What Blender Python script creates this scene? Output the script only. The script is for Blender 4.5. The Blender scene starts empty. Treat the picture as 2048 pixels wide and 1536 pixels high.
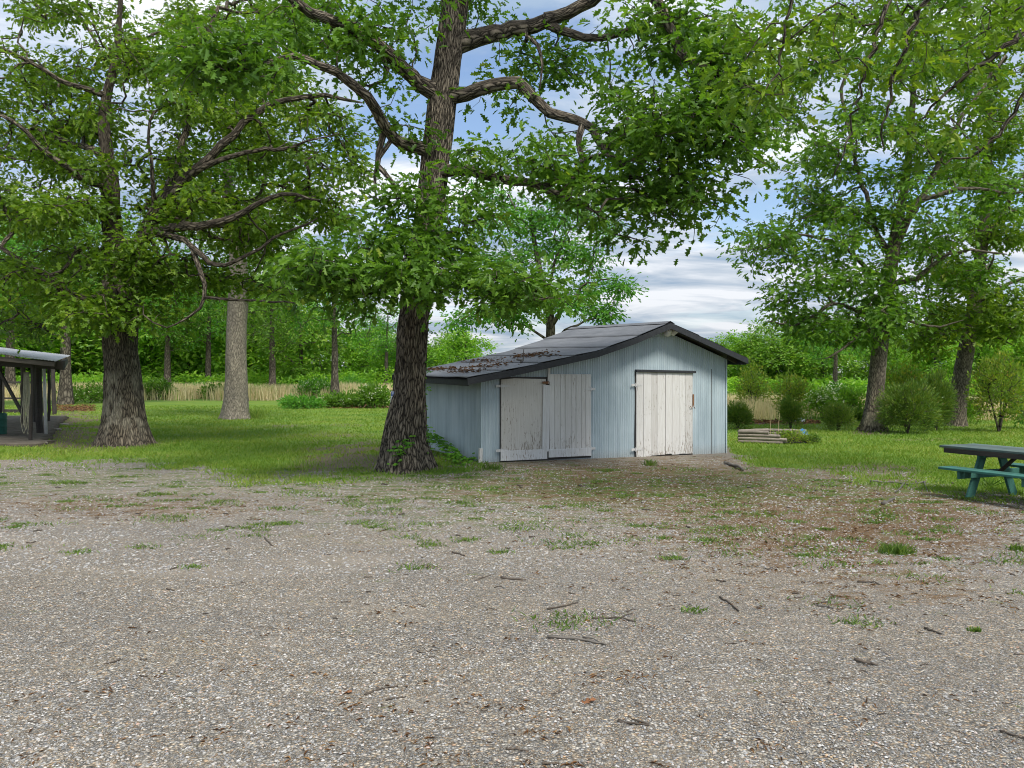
import bpy, bmesh, math
import numpy as np
from mathutils import Vector, Matrix

# ------------------------------------------------------------------ camera, world, sun, exposure
F = 1600.0; HZ = 760.0; CAMH = 1.7            # focal length in photo pixels, horizon row, eye height
SC = bpy.context.scene
COL = SC.collection
R = math.radians

cam_d = bpy.data.cameras.new("camera"); cam = bpy.data.objects.new("camera", cam_d); COL.objects.link(cam)
cam.location = (0, 0, CAMH); cam.rotation_euler = (R(90), 0, 0)
cam_d.sensor_width = 36.0; cam_d.lens = 36.0 * F / 2048.0
cam_d.shift_y = (HZ - 768.0) / 2048.0
cam_d.clip_start = 0.05; cam_d.clip_end = 6000
SC.camera = cam

SUN_EL, SUN_AZ = R(52), R(150)                # azimuth clockwise from +Y (view direction): behind the camera, to the right
SC.view_settings.view_transform = 'Standard'; SC.view_settings.look = 'None'
SC.view_settings.exposure = 0.66; SC.view_settings.gamma = 1.0
try: SC.view_settings.use_curve_mapping = False
except Exception: pass
SC.cycles.max_bounces = 7; SC.cycles.diffuse_bounces = 4; SC.cycles.glossy_bounces = 2
SC.cycles.transmission_bounces = 5; SC.cycles.transparent_max_bounces = 8
SC.cycles.use_denoising = True; SC.cycles.filter_width = 1.0
SC.cycles.sample_clamp_indirect = 4.0

world = bpy.data.worlds.new("World"); SC.world = world; world.use_nodes = True
wn = world.node_tree; wn.nodes.clear()
def N(nt, t, **kw):
    n = nt.nodes.new(t)
    for k, v in kw.items():
        if k.startswith('i_'):
            n.inputs[k[2:].replace('_', ' ')].default_value = v
        else: setattr(n, k, v)
    return n
def L(nt, a, b): nt.links.new(a, b)
def ramp(nt, fac, stops, interp='LINEAR'):
    n = nt.nodes.new('ShaderNodeValToRGB'); e = n.color_ramp.elements; n.color_ramp.interpolation = interp
    while len(e) < len(stops): e.new(0.5)
    for q, (p, c) in zip(e, stops):
        q.position = p; q.color = (c[0], c[1], c[2], 1) if hasattr(c, '__len__') else (c, c, c, 1)
    if fac is not None: L(nt, fac, n.inputs['Fac'])
    return n
def mix(nt, fac, a, b, mode='MIX'):
    n = nt.nodes.new('ShaderNodeMix'); n.data_type = 'RGBA'; n.blend_type = mode
    for s, v in ((n.inputs[0], fac), (n.inputs[6], a), (n.inputs[7], b)):
        if hasattr(v, 'links'): L(nt, v, s)
        elif hasattr(v, '__len__'): s.default_value = (v[0], v[1], v[2], 1)
        else: s.default_value = v
    return n.outputs[2]
def math_n(nt, op, a, b=None, clamp=False):
    n = nt.nodes.new('ShaderNodeMath'); n.operation = op; n.use_clamp = clamp
    for s, v in zip(n.inputs, (a, b)):
        if v is None: continue
        if hasattr(v, 'links'): L(nt, v, s)
        else: s.default_value = v
    return n.outputs[0]
def noise(nt, vec, scale, detail=4, rough=.55, dist=0.0):
    n = nt.nodes.new('ShaderNodeTexNoise'); n.inputs['Scale'].default_value = scale
    n.inputs['Detail'].default_value = detail; n.inputs['Roughness'].default_value = rough
    n.inputs['Distortion'].default_value = dist
    if vec is not None: L(nt, vec, n.inputs['Vector'])
    return n
def mapping(nt, vec, scale=(1, 1, 1), loc=(0, 0, 0)):
    n = nt.nodes.new('ShaderNodeMapping'); n.inputs['Scale'].default_value = scale; n.inputs['Location'].default_value = loc
    L(nt, vec, n.inputs['Vector']); return n.outputs[0]

def build_world():
    nt = wn
    out = N(nt, 'ShaderNodeOutputWorld'); bg = N(nt, 'ShaderNodeBackground'); bg.inputs['Strength'].default_value = 0.12
    sky = N(nt, 'ShaderNodeTexSky', sky_type='NISHITA', sun_disc=False)
    sky.sun_elevation = SUN_EL; sky.sun_rotation = SUN_AZ; sky.air_density = 1.0; sky.dust_density = 0.6; sky.ozone_density = 1.5
    tc = N(nt, 'ShaderNodeTexCoord'); sp = N(nt, 'ShaderNodeSeparateXYZ'); L(nt, tc.outputs['Generated'], sp.inputs[0])
    zz = math_n(nt, 'ADD', math_n(nt, 'MAXIMUM', sp.outputs['Z'], 0.0), 0.16)
    cx = math_n(nt, 'DIVIDE', sp.outputs['X'], zz); cy = math_n(nt, 'DIVIDE', sp.outputs['Y'], zz)
    cb = N(nt, 'ShaderNodeCombineXYZ'); L(nt, cx, cb.inputs[0]); L(nt, cy, cb.inputs[1]); cb.inputs[2].default_value = 3.7
    n1 = noise(nt, mapping(nt, cb.outputs[0], (1.0, 1.25, 1), (6.75, 9.6, 0)), 1.05, 9, .56, .35)
    n2 = noise(nt, mapping(nt, cb.outputs[0], (1.0, 1.9, 1), (7.1, 3.2, 0)), 1.5, 7, .55, .5)
    cover = ramp(nt, n1.outputs['Fac'], [(.36, 0), (.50, 1)], 'EASE')
    shade = ramp(nt, n2.outputs['Fac'], [(.40, (2.2, 2.9, 3.85)), (.50, (3.7, 4.15, 4.75)), (.61, (5.9, 6.05, 6.35))])
    low = ramp(nt, sp.outputs['Z'], [(.03, 1), (.17, 0)])
    vt = math_n(nt, 'MULTIPLY', math_n(nt, 'MAXIMUM', cover.outputs[0], low.outputs[0]), .95)
    skyb = mix(nt, 1.0, sky.outputs[0], (1.0, .98, .98), 'MULTIPLY')
    c = mix(nt, vt, skyb, shade.outputs[0])
    # the overcast is brighter overhead than at the horizon
    up = ramp(nt, sp.outputs['Z'], [(.0, .72), (.22, .95), (.8, 1.2)])
    c = mix(nt, 1.0, c, up.outputs[0], 'MULTIPLY')
    L(nt, c, bg.inputs['Color']); L(nt, bg.outputs[0], out.inputs[0])
build_world()

sun_d = bpy.data.lights.new("sun", 'SUN'); sun = bpy.data.objects.new("sun", sun_d); COL.objects.link(sun)
sun_d.energy = 3.0; sun_d.angle = R(16); sun_d.color = (1.0, .945, .84)
sv = Vector((math.sin(SUN_AZ) * math.cos(SUN_EL), math.cos(SUN_AZ) * math.cos(SUN_EL), math.sin(SUN_EL)))
sun.rotation_euler = sv.to_track_quat('Z', 'Y').to_euler()

# ------------------------------------------------------------------ helpers
class Chunks:
    """Collects arrays of vertices and faces and links them as ONE mesh object."""
    def __init__(s): s.V = []; s.F = []; s.nv = 0; s.uv = []; s.rnd = []; s.mi = []; s.pale = []
    def add(s, V, F, uv=None, rnd=0.5, mi=0, pale=None):
        V = np.asarray(V, float).reshape(-1, 3)
        for f in (F if isinstance(F, list) else [F]):
            f = np.asarray(f, np.int64)
            s.F.append(f + s.nv)
            s.rnd.append(np.broadcast_to(np.asarray(rnd, float), (len(f),)))
            s.mi.append(np.full(len(f), mi))
            s.uv.append(np.zeros((f.size, 2)) if uv is None else np.asarray(uv).reshape(-1, 2)[f.ravel()])
        s.V.append(V); s.pale.append(np.zeros(len(V)) if pale is None else pale); s.nv += len(V)
        return s
    def build(s, name, mats, parent=None, smooth=False, origin=None):
        me = bpy.data.meshes.new(name)
        V = np.concatenate(s.V)
        if origin is not None: V = V - np.asarray(origin)
        li = np.concatenate([f.ravel() for f in s.F]); tot = np.concatenate([np.full(len(f), f.shape[1]) for f in s.F])
        st = np.concatenate(([0], np.cumsum(tot)[:-1]))
        me.vertices.add(len(V)); me.vertices.foreach_set('co', V.astype(np.float32).ravel())
        me.loops.add(len(li)); me.loops.foreach_set('vertex_index', li.astype(np.int32))
        me.polygons.add(len(tot)); me.polygons.foreach_set('loop_start', st.astype(np.int32))
        for m in (mats if isinstance(mats, (list, tuple)) else [mats]): me.materials.append(m)
        me.update(calc_edges=True)
        mi = np.concatenate(s.mi)
        if mi.any(): me.polygons.foreach_set('material_index', mi.astype(np.int32))
        me.polygons.foreach_set('use_smooth', np.full(len(tot), bool(smooth)))
        uvl = me.uv_layers.new(name='UVMap'); uvl.data.foreach_set('uv', np.concatenate(s.uv).astype(np.float32).ravel())
        a = me.attributes.new('rnd', 'FLOAT', 'FACE'); a.data.foreach_set('value', np.concatenate(s.rnd).astype(np.float32))
        pl = np.concatenate(s.pale)
        if pl.any():
            a = me.attributes.new('pale', 'FLOAT', 'POINT'); a.data.foreach_set('value', pl.astype(np.float32))
        me.validate()
        o = bpy.data.objects.new(name, me); COL.objects.link(o)
        if parent is not None: o.parent = parent
        return o

def tag(o, label=None, cat=None, group=None, kind=None):
    if label: o['label'] = label
    if cat: o['category'] = cat
    if group: o['group'] = group
    if kind: o['kind'] = kind
    return o
def empty(name, loc, label, cat, group=None, rz=0.0):
    o = bpy.data.objects.new(name, None); COL.objects.link(o); o.location = loc; o.rotation_euler.z = rz
    o.empty_display_size = .2
    return tag(o, label, cat, group)
def copy_tree(o, loc, rz=0.0, sc=1.0, label=None, group=None):
    def rec(q, par):
        c = q.copy(); COL.objects.link(c)
        if par is not None: c.parent = par
        for ch in q.children: rec(ch, c)
        return c
    c = rec(o, None); c.location = loc; c.rotation_euler.z = rz
    c.scale = sc if hasattr(sc, '__len__') else (sc, sc, sc)
    if label: c['label'] = label
    if group: c['group'] = group
    return c

def sstep(a, b, x):
    t = np.clip((x - a) / (b - a), 0, 1); return t * t * (3 - 2 * t)
_nr = np.random.default_rng(5)
_G = _nr.random((256, 256))
def vnoise(x, y):
    """smooth value noise, period 256"""
    x = np.asarray(x, float); y = np.asarray(y, float)
    xi = np.floor(x).astype(int); yi = np.floor(y).astype(int); fx = x - xi; fy = y - yi
    fx = fx * fx * (3 - 2 * fx); fy = fy * fy * (3 - 2 * fy)
    g = lambda i, j: _G[i % 256, j % 256]
    return (g(xi, yi) * (1 - fx) + g(xi + 1, yi) * fx) * (1 - fy) + (g(xi, yi + 1) * (1 - fx) + g(xi + 1, yi + 1) * fx) * fy
def fbm(x, y, o=4):
    s = 0; a = .5; t = 0
    for k in range(o):
        s = s + a * vnoise(x * 2 ** k + 17.3 * k, y * 2 ** k + 5.1 * k); t += a; a *= .5
    return s / t

# shed frame on the ground
SA = np.array([-0.59, 15.49]); SU = np.array([.8713, .4907]); SVv = np.array([-.4907, .8713]); SW = 6.39; SD = 3.1
def ground_z(x, y):
    x = np.asarray(x, float); y = np.asarray(y, float)
    dx = x - SA[0]; dy = y - SA[1]
    s = dx * SU[0] + dy * SU[1]; w = dx * SVv[0] + dy * SVv[1]
    out = np.hypot(np.maximum(0, np.maximum(-s, s - SW)), np.maximum(0, np.maximum(-w, w - SD)))
    fade = 1 - sstep(0, 3.0, out)
    return fade * (.10 * np.clip(1 - s / SW, 0, 1.1) + .028 * np.clip(w, 0, 5)) + .04 * (fbm(x * .15, y * .15, 2) - .5) * sstep(9, 14, y)
def at(px, py):
    """ground point seen at a photo pixel"""
    z = 0.0
    for _ in range(12):
        d = (CAMH - z) * F / max(py - HZ, 1.0); x = (px - 1024) / F * d; z = float(ground_z(x, d))
    return np.array([x, d, z])
def P(px, py, d): return np.array([(px - 1024) / F * d, d, CAMH - (py - HZ) / F * d])

def bm_chunk(c, bm, mat=None, mi=0, rnd=.5):
    bm.verts.index_update()
    V = np.array([v.co[:] for v in bm.verts])
    if mat is not None:
        M = np.array(mat); V = V @ M[:3, :3].T + M[:3, 3]
    by = {}
    for f in bm.faces: by.setdefault(len(f.verts), []).append([v.index for v in f.verts])
    c.add(V, [np.array(q) for q in by.values()], rnd=rnd, mi=mi); bm.free()
def box(c, cen, size, rot=None, bev=.004, mi=0, rnd=.5):
    bm = bmesh.new(); bmesh.ops.create_cube(bm, size=1.0)
    for v in bm.verts: v.co = Vector((v.co.x * size[0], v.co.y * size[1], v.co.z * size[2]))
    b = min(bev, min(size) * .3)
    if b > 0: bmesh.ops.bevel(bm, geom=bm.edges[:], offset=b, segments=1, affect='EDGES')
    M = Matrix.Translation(Vector(cen)) @ (rot.to_4x4() if rot is not None else Matrix())
    bm_chunk(c, bm, M, mi, rnd)
def beam(c, p0, p1, w, h, bev=.004, mi=0, rnd=.5, up=(0, 0, 1)):
    """board from p0 to p1, w wide sideways, h thick along up"""
    p0 = Vector(p0); p1 = Vector(p1); d = (p1 - p0); l = d.length; d.normalize()
    s = d.cross(Vector(up)); s.normalize(); u = s.cross(d)
    rot = Matrix((d, s, u)).transposed()
    box(c, (p0 + p1) / 2, (l, w, h), rot, bev, mi, rnd)

def spline(pts, n):
    """Catmull-Rom through rows of pts"""
    pts = np.asarray(pts, float); m = len(pts)
    e = np.vstack([2 * pts[0] - pts[1], pts, 2 * pts[-1] - pts[-2]])
    t = np.linspace(0, m - 1, n); i = np.minimum(t.astype(int), m - 2); f = (t - i)[:, None]
    a, b, c, d = e[i], e[i + 1], e[i + 2], e[i + 3]
    return .5 * (2 * b + (c - a) * f + (2 * a - 5 * b + 4 * c - d) * f ** 2 + (3 * b - 3 * c + d - a) * f ** 3)
def tube(c, pts, rad, k=5, rnd=.5, mi=0, cap=True, v0=0.0):
    pts = np.asarray(pts, float); n = len(pts); rad = np.broadcast_to(np.asarray(rad, float), (n,))
    t = np.gradient(pts, axis=0); t /= np.linalg.norm(t, axis=1)[:, None] + 1e-9
    m = np.abs(t.mean(0)); ref = np.eye(3)[int(np.argmin(m))]
    a = np.cross(t, ref); a /= np.linalg.norm(a, axis=1)[:, None] + 1e-9; b = np.cross(t, a)
    th = np.linspace(0, 2 * math.pi, k, endpoint=False)
    V = pts[:, None, :] + rad[:, None, None] * (np.cos(th)[None, :, None] * a[:, None, :] + np.sin(th)[None, :, None] * b[:, None, :])
    i = np.arange(n - 1)[:, None] * k; j = np.arange(k)[None, :]; j2 = (j + 1) % k
    Fq = np.stack([i + j, i + j2, i + k + j2, i + k + j], -1).reshape(-1, 4)
    ln = np.concatenate(([0], np.cumsum(np.linalg.norm(np.diff(pts, axis=0), axis=1)))) + v0
    uv = np.stack([np.broadcast_to(th[None, :] * max(rad.mean(), .01), (n, k)), np.broadcast_to(ln[:, None], (n, k))], -1)
    FF = [Fq]
    if cap and k > 2: FF += [np.arange(k)[::-1][None, :], (np.arange(k) + (n - 1) * k)[None, :]]
    c.add(V.reshape(-1, 3), FF, uv=uv.reshape(-1, 2), rnd=rnd, mi=mi)

# ------------------------------------------------------------------ materials
def material(name):
    m = bpy.data.materials.new(name); m.use_nodes = True; nt = m.node_tree; nt.nodes.clear()
    out = N(nt, 'ShaderNodeOutputMaterial'); b = N(nt, 'ShaderNodeBsdfPrincipled'); L(nt, b.outputs[0], out.inputs[0])
    return m, nt, b, out
def objco(nt): return N(nt, 'ShaderNodeTexCoord').outputs['Object']
def bump(nt, b, h, strength=.5, dist=.01):
    n = N(nt, 'ShaderNodeBump'); n.inputs['Strength'].default_value = strength; n.inputs['Distance'].default_value = dist
    L(nt, h, n.inputs['Height']); L(nt, n.outputs[0], b.inputs['Normal'])
def attr(nt, name):
    n = N(nt, 'ShaderNodeAttribute'); n.attribute_name = name; return n

def mat_leaf(name, dark, mid, light, tr=.42, gloss=.45, yellow=None):
    m = bpy.data.materials.new(name); m.use_nodes = True; nt = m.node_tree; nt.nodes.clear()
    out = N(nt, 'ShaderNodeOutputMaterial')
    a = attr(nt, 'rnd'); st = [(0.0, dark), (.5, mid), (.88, light)]
    if yellow: st.append((1.0, yellow))
    rp = ramp(nt, a.outputs['Fac'], st)
    d = N(nt, 'ShaderNodeBsdfPrincipled'); L(nt, rp.outputs[0], d.inputs['Base Color'])
    d.inputs['Roughness'].default_value = gloss; d.inputs['Specular IOR Level'].default_value = .35
    t = N(nt, 'ShaderNodeBsdfTranslucent')
    tcl = mix(nt, 1.0, rp.outputs[0], (1.55, 1.6, .62), 'MULTIPLY'); L(nt, tcl, t.inputs['Color'])
    mx = N(nt, 'ShaderNodeMixShader'); mx.inputs[0].default_value = tr
    L(nt, d.outputs[0], mx.inputs[1]); L(nt, t.outputs[0], mx.inputs[2]); L(nt, mx.outputs[0], out.inputs[0])
    return m
M = {}
M['oak_leaf'] = mat_leaf('oak_leaf', (.040, .098, .012), (.095, .205, .022), (.165, .295, .032), yellow=(.25, .33, .04))
M['oak_leaf_yellow'] = mat_leaf('oak_leaf_yellow', (.050, .105, .010), (.110, .205, .016), (.20, .295, .026), yellow=(.30, .35, .04))
M['bright_leaf'] = mat_leaf('bright_leaf', (.045, .14, .020), (.090, .26, .030), (.17, .36, .04), yellow=(.30, .40, .06))
M['fresh_leaf'] = mat_leaf('fresh_leaf', (.07, .17, .02), (.14, .29, .03), (.24, .36, .05), yellow=(.36, .38, .08))
M['cedar_leaf'] = mat_leaf('cedar_leaf', (.05, .11, .022), (.12, .215, .035), (.25, .30, .05), tr=.3, yellow=(.24, .20, .06))
M['wood_leaf'] = mat_leaf('wood_leaf', (.08, .19, .022), (.17, .35, .035), (.29, .46, .055), tr=.5, yellow=(.40, .50, .08))
M['rusty_leaf'] = mat_leaf('rusty_leaf', (.08, .16, .03), (.19, .29, .04), (.34, .34, .06), yellow=(.46, .28, .10))
M['grass'] = mat_leaf('grass', (.060, .13, .014), (.13, .235, .026), (.23, .30, .045), tr=.35, gloss=.55, yellow=(.30, .30, .10))
M['dry_grass'] = mat_leaf('dry_grass', (.36, .295, .19), (.62, .52, .36), (.72, .64, .48), tr=.3, gloss=.6, yellow=(.22, .30, .07))
M['weed'] = mat_leaf('weed', (.04, .095, .012), (.085, .165, .022), (.16, .24, .04), tr=.35)
M['flower'] = mat_leaf('flower', (.62, .62, .55), (.75, .75, .68), (.82, .82, .76), tr=.3)
M['litter'] = mat_leaf('litter', (.05, .026, .012), (.13, .062, .024), (.24, .125, .05), tr=.1, gloss=.7, yellow=(.36, .22, .09))

def mat_bark(name, lo, hi, pale, us=34, vs=4.6, depth=.03):
    m, nt, b, out = material(name)
    uv = N(nt, 'ShaderNodeTexCoord').outputs['UV']
    wob = noise(nt, mapping(nt, uv, (7, 5, 1)), 1.0, 5, .7)
    v2 = mix(nt, .055, uv, wob.outputs['Color'])
    vo = N(nt, 'ShaderNodeTexVoronoi'); vo.feature = 'DISTANCE_TO_EDGE'; vo.inputs['Scale'].default_value = 1.0
    L(nt, mapping(nt, v2, (us, vs, 1)), vo.inputs['Vector'])
    fine = noise(nt, mapping(nt, uv, (70, 22, 1)), 1.0, 5, .65)
    big = noise(nt, mapping(nt, uv, (2.2, 1.1, 1)), 1.0, 4, .6)
    plate = ramp(nt, vo.outputs['Distance'], [(.0, 0), (.14, .5), (.40, 1)])
    fac = math_n(nt, 'MULTIPLY', plate.outputs[0], math_n(nt, 'ADD', math_n(nt, 'MULTIPLY', fine.outputs['Fac'], .9), .35))
    c = ramp(nt, fac, [(.05, lo), (.45, tuple(.55 * l + .45 * h for l, h in zip(lo, hi))), (.95, hi)])
    tint = ramp(nt, big.outputs['Fac'], [(.3, (.78, .76, .74)), (.7, (1.15, 1.12, 1.05))])
    cc = mix(nt, 1.0, c.outputs[0], tint.outputs[0], 'MULTIPLY')
    pa = attr(nt, 'pale')
    pf = math_n(nt, 'MULTIPLY', pa.outputs['Fac'], math_n(nt, 'ADD', math_n(nt, 'MULTIPLY', plate.outputs[0], .6), .42), True)
    cc = mix(nt, pf, cc, pale)
    L(nt, cc, b.inputs['Base Color']); b.inputs['Roughness'].default_value = .9; b.inputs['Specular IOR Level'].default_value = .2
    hh = math_n(nt, 'ADD', plate.outputs[0], math_n(nt, 'MULTIPLY', fine.outputs['Fac'], .5))
    bump(nt, b, hh, .9, depth)
    return m
M['bark_brown'] = mat_bark('bark_brown', (.022, .019, .016), (.34, .30, .245), (.34, .31, .25))
M['bark_left'] = mat_bark('bark_left', (.026, .022, .018), (.27, .235, .185), (.30, .27, .21), us=28, vs=4.6)
M['bark_grey'] = mat_bark('bark_grey', (.11, .10, .086), (.43, .395, .335), (.48, .42, .32), us=30, vs=6, depth=.015)
M['bark_right'] = mat_bark('bark_right', (.05, .044, .036), (.30, .265, .21), (.46, .40, .30), us=30, vs=6, depth=.015)
M['bark_far'] = mat_bark('bark_far', (.035, .03, .025), (.20, .18, .15), (.4, .36, .3), us=9, vs=3)

def simple(name, col, rough=.7, nscale=20, amt=.25, spec=.3, metal=0, stretch=(1, 1, 1), bmp=.0):
    m, nt, b, out = material(name)
    n = noise(nt, mapping(nt, objco(nt), stretch), nscale, 5, .6)
    lo = tuple(c * (1 - amt) for c in col); hi = tuple(min(1, c * (1 + amt)) for c in col)
    rp = ramp(nt, n.outputs['Fac'], [(.25, lo), (.75, hi)])
    L(nt, rp.outputs[0], b.inputs['Base Color'])
    b.inputs['Roughness'].default_value = rough; b.inputs['Specular IOR Level'].default_value = spec; b.inputs['Metallic'].default_value = metal
    if bmp: bump(nt, b, n.outputs['Fac'], .6, bmp)
    return m
def wood(name, col, lo, rough=.8):
    m, nt, b, out = material(name)
    co = objco(nt); a = attr(nt, 'rnd')
    n = noise(nt, mapping(nt, co, (2.0, 30, 30)), 1.5, 5, .65); n2 = noise(nt, co, 4, 4, .6)
    f = math_n(nt, 'ADD', math_n(nt, 'MULTIPLY', n.outputs['Fac'], .6), math_n(nt, 'MULTIPLY', n2.outputs['Fac'], .4))
    rp = ramp(nt, f, [(.32, lo), (.66, col)])
    tint = ramp(nt, a.outputs['Fac'], [(0, .72), (1, 1.25)])
    L(nt, mix(nt, 1.0, rp.outputs[0], tint.outputs[0], 'MULTIPLY'), b.inputs['Base Color']); b.inputs['Roughness'].default_value = rough
    bump(nt, b, n.outputs['Fac'], .5, .004)
    return m

def mat_siding():
    m, nt, b, out = material('blue_grey_siding')
    co = objco(nt)
    st = noise(nt, mapping(nt, co, (9, 9, .55)), 1.0, 5, .6); bl = noise(nt, co, 1.3, 4, .6); fn = noise(nt, co, 45, 3, .6)
    base = ramp(nt, st.outputs['Fac'], [(.28, (.29, .36, .41)), (.5, (.375, .46, .51)), (.75, (.455, .53, .575))])
    t = ramp(nt, bl.outputs['Fac'], [(.3, (.86, .87, .87)), (.7, (1.06, 1.05, 1.04))])
    c = mix(nt, 1.0, base.outputs[0], t.outputs[0], 'MULTIPLY')
    sp = N(nt, 'ShaderNodeSeparateXYZ'); L(nt, co, sp.inputs[0])
    low = math_n(nt, 'SUBTRACT', 1.0, math_n(nt, 'MULTIPLY', sp.outputs['Z'], 2.2), True)
    splash = ramp(nt, math_n(nt, 'MULTIPLY', low, math_n(nt, 'ADD', fn.outputs['Fac'], .25)), [(.35, 0), (.85, .55)])
    c = mix(nt, splash.outputs[0], c, (.20, .17, .13))
    rust = ramp(nt, fn.outputs['Fac'], [(.77, 0), (.80, .4)])
    c = mix(nt, rust.outputs[0], c, (.17, .13, .10))
    L(nt, c, b.inputs['Base Color']); b.inputs['Roughness'].default_value = .5; b.inputs['Specular IOR Level'].default_value = .35
    return m
M['siding'] = mat_siding()

def mat_white_paint(name, base, thr, vert=1.0):
    m, nt, b, out = material(name)
    co = objco(nt); a = attr(nt, 'rnd')
    n = noise(nt, mapping(nt, co, (40, 40, 7)), 1.0, 6, .68); n2 = noise(nt, mapping(nt, co, (1.6, 1.6, 1.1)), 1.0, 4, .6)
    g = noise(nt, mapping(nt, co, (60, 60, 3)), 1.0, 4, .6)
    sp = N(nt, 'ShaderNodeSeparateXYZ'); L(nt, co, sp.inputs[0])
    low = math_n(nt, 'MULTIPLY', math_n(nt, 'SUBTRACT', 1.0, math_n(nt, 'MULTIPLY', sp.outputs['Z'], 1.6), True), .13)
    f = math_n(nt, 'ADD', math_n(nt, 'ADD', n.outputs['Fac'], math_n(nt, 'MULTIPLY', n2.outputs['Fac'], .30)), low)
    peel = ramp(nt, f, [(thr, 0), (thr + .035, 1)])
    woodc = ramp(nt, g.outputs['Fac'], [(.3, (.17, .145, .12)), (.7, (.36, .325, .28))])
    t = ramp(nt, a.outputs['Fac'], [(0, (.88, .87, .86)), (1, (1.06, 1.06, 1.06))])
    bb = mix(nt, 1.0, base, t.outputs[0], 'MULTIPLY')
    dirt = ramp(nt, g.outputs['Fac'], [(.3, (.84, .82, .79)), (.62, (1, 1, 1))])
    bb = mix(nt, 1.0, bb, dirt.outputs[0], 'MULTIPLY')
    L(nt, mix(nt, peel.outputs[0], bb, woodc.outputs[0]), b.inputs['Base Color']); b.inputs['Roughness'].default_value = .65
    h = math_n(nt, 'SUBTRACT', 1.0, peel.outputs[0]); bump(nt, b, h, .5, .002)
    return m
M['white_planks'] = mat_white_paint('white_planks', (.57, .57, .565), .775)
M['white_plywood'] = mat_white_paint('white_plywood', (.55, .54, .515), .745)
M['white_board'] = mat_white_paint('white_board', (.57, .58, .59), .83)
M['black_trim'] = simple('black_trim', (.026, .028, .033), .55, 14, .35, bmp=.003)

def mat_roof():
    m, nt, b, out = material('rolled_roofing')
    co = objco(nt); a = attr(nt, 'rnd')
    n = noise(nt, mapping(nt, co, (3, 1.0, 3)), 1.2, 5, .6); g = noise(nt, co, 160, 2, .6)
    rp = ramp(nt, n.outputs['Fac'], [(.3, (.085, .09, .10)), (.7, (.16, .165, .178))])
    t = ramp(nt, a.outputs['Fac'], [(0, .78), (1, 1.2)]); gg = ramp(nt, g.outputs['Fac'], [(.3, .7), (.7, 1.3)])
    c = mix(nt, 1.0, mix(nt, 1.0, rp.outputs[0], t.outputs[0], 'MULTIPLY'), gg.outputs[0], 'MULTIPLY')
    L(nt, c, b.inputs['Base Color']); b.inputs['Roughness'].default_value = .62; b.inputs['Specular IOR Level'].default_value = .5
    bump(nt, b, n.outputs['Fac'], .5, .02)
    return m
M['roofing'] = mat_roof()
M['tin'] = simple('tin_sheet', (.40, .41, .43), .5, 5, .45, .5, .5)
M['old_wood'] = wood('old_wood', (.12, .10, .08), (.035, .028, .022))
M['dark_wood'] = wood('dark_wood', (.05, .042, .036), (.014, .012, .010))
M['green_wood'] = wood('green_painted_wood', (.035, .155, .125), (.018, .075, .062))
M['worn_top'] = wood('worn_table_top', (.12, .15, .14), (.035, .085, .078))
M['log_wood'] = wood('weathered_timber', (.33, .285, .235), (.13, .105, .085))
M['stick'] = wood('stick_wood', (.11, .088, .068), (.035, .027, .020))
M['stick_grey'] = wood('grey_stick_wood', (.16, .145, .125), (.055, .048, .04))
M['pipe'] = simple('white_pipe', (.62, .62, .60), .4, 9, .15)
M['hose'] = simple('pale_hose', (.30, .29, .21), .5, 20, .25)
M['rust'] = simple('rusty_iron', (.19, .095, .05), .8, 60, .45)
M['iron_and_gap_shade'] = simple('dark_iron_gap_shade', (.045, .042, .042), .6, 50, .35)  # iron of the sheet seam, also the painted shade round the doors
M['lamp_white'] = simple('lamp_housing', (.60, .60, .57), .4, 20, .12)
M['stone'] = simple('flat_stone', (.27, .25, .215), .9, 7, .35, bmp=.01)
M['paving'] = simple('paving_stone', (.10, .085, .066), .9, 3.5, .4, bmp=.012)
M['barrel'] = simple('green_plastic', (.02, .10, .075), .45, 12, .2)
M['blue'] = simple('blue_plastic', (.10, .27, .55), .4, 15, .2)
M['sign_white'] = simple('sign_white', (.66, .69, .74), .4, 25, .08)
M['sign_blue'] = simple('sign_blue', (.035, .10, .36), .4, 25, .1)
M['sign_black'] = simple('sign_black', (.012, .014, .03), .5, 25, .1)
M['bag'] = simple('pale_bag', (.62, .66, .72), .5, 9, .15)
M['house_wall'] = simple('house_wall', (.42, .40, .37), .8, 2, .15)
M['house_roof'] = simple('house_roof', (.62, .63, .66), .5, 2, .15)
M['glass'] = simple('dark_glass', (.03, .035, .04), .1, 2, .1, .6)
M['dead_leaf'] = simple('dead_leaf', (.24, .105, .045), .7, 30, .35)

# ------------------------------------------------------------------ ground
RNG = np.random.default_rng(11)
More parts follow.
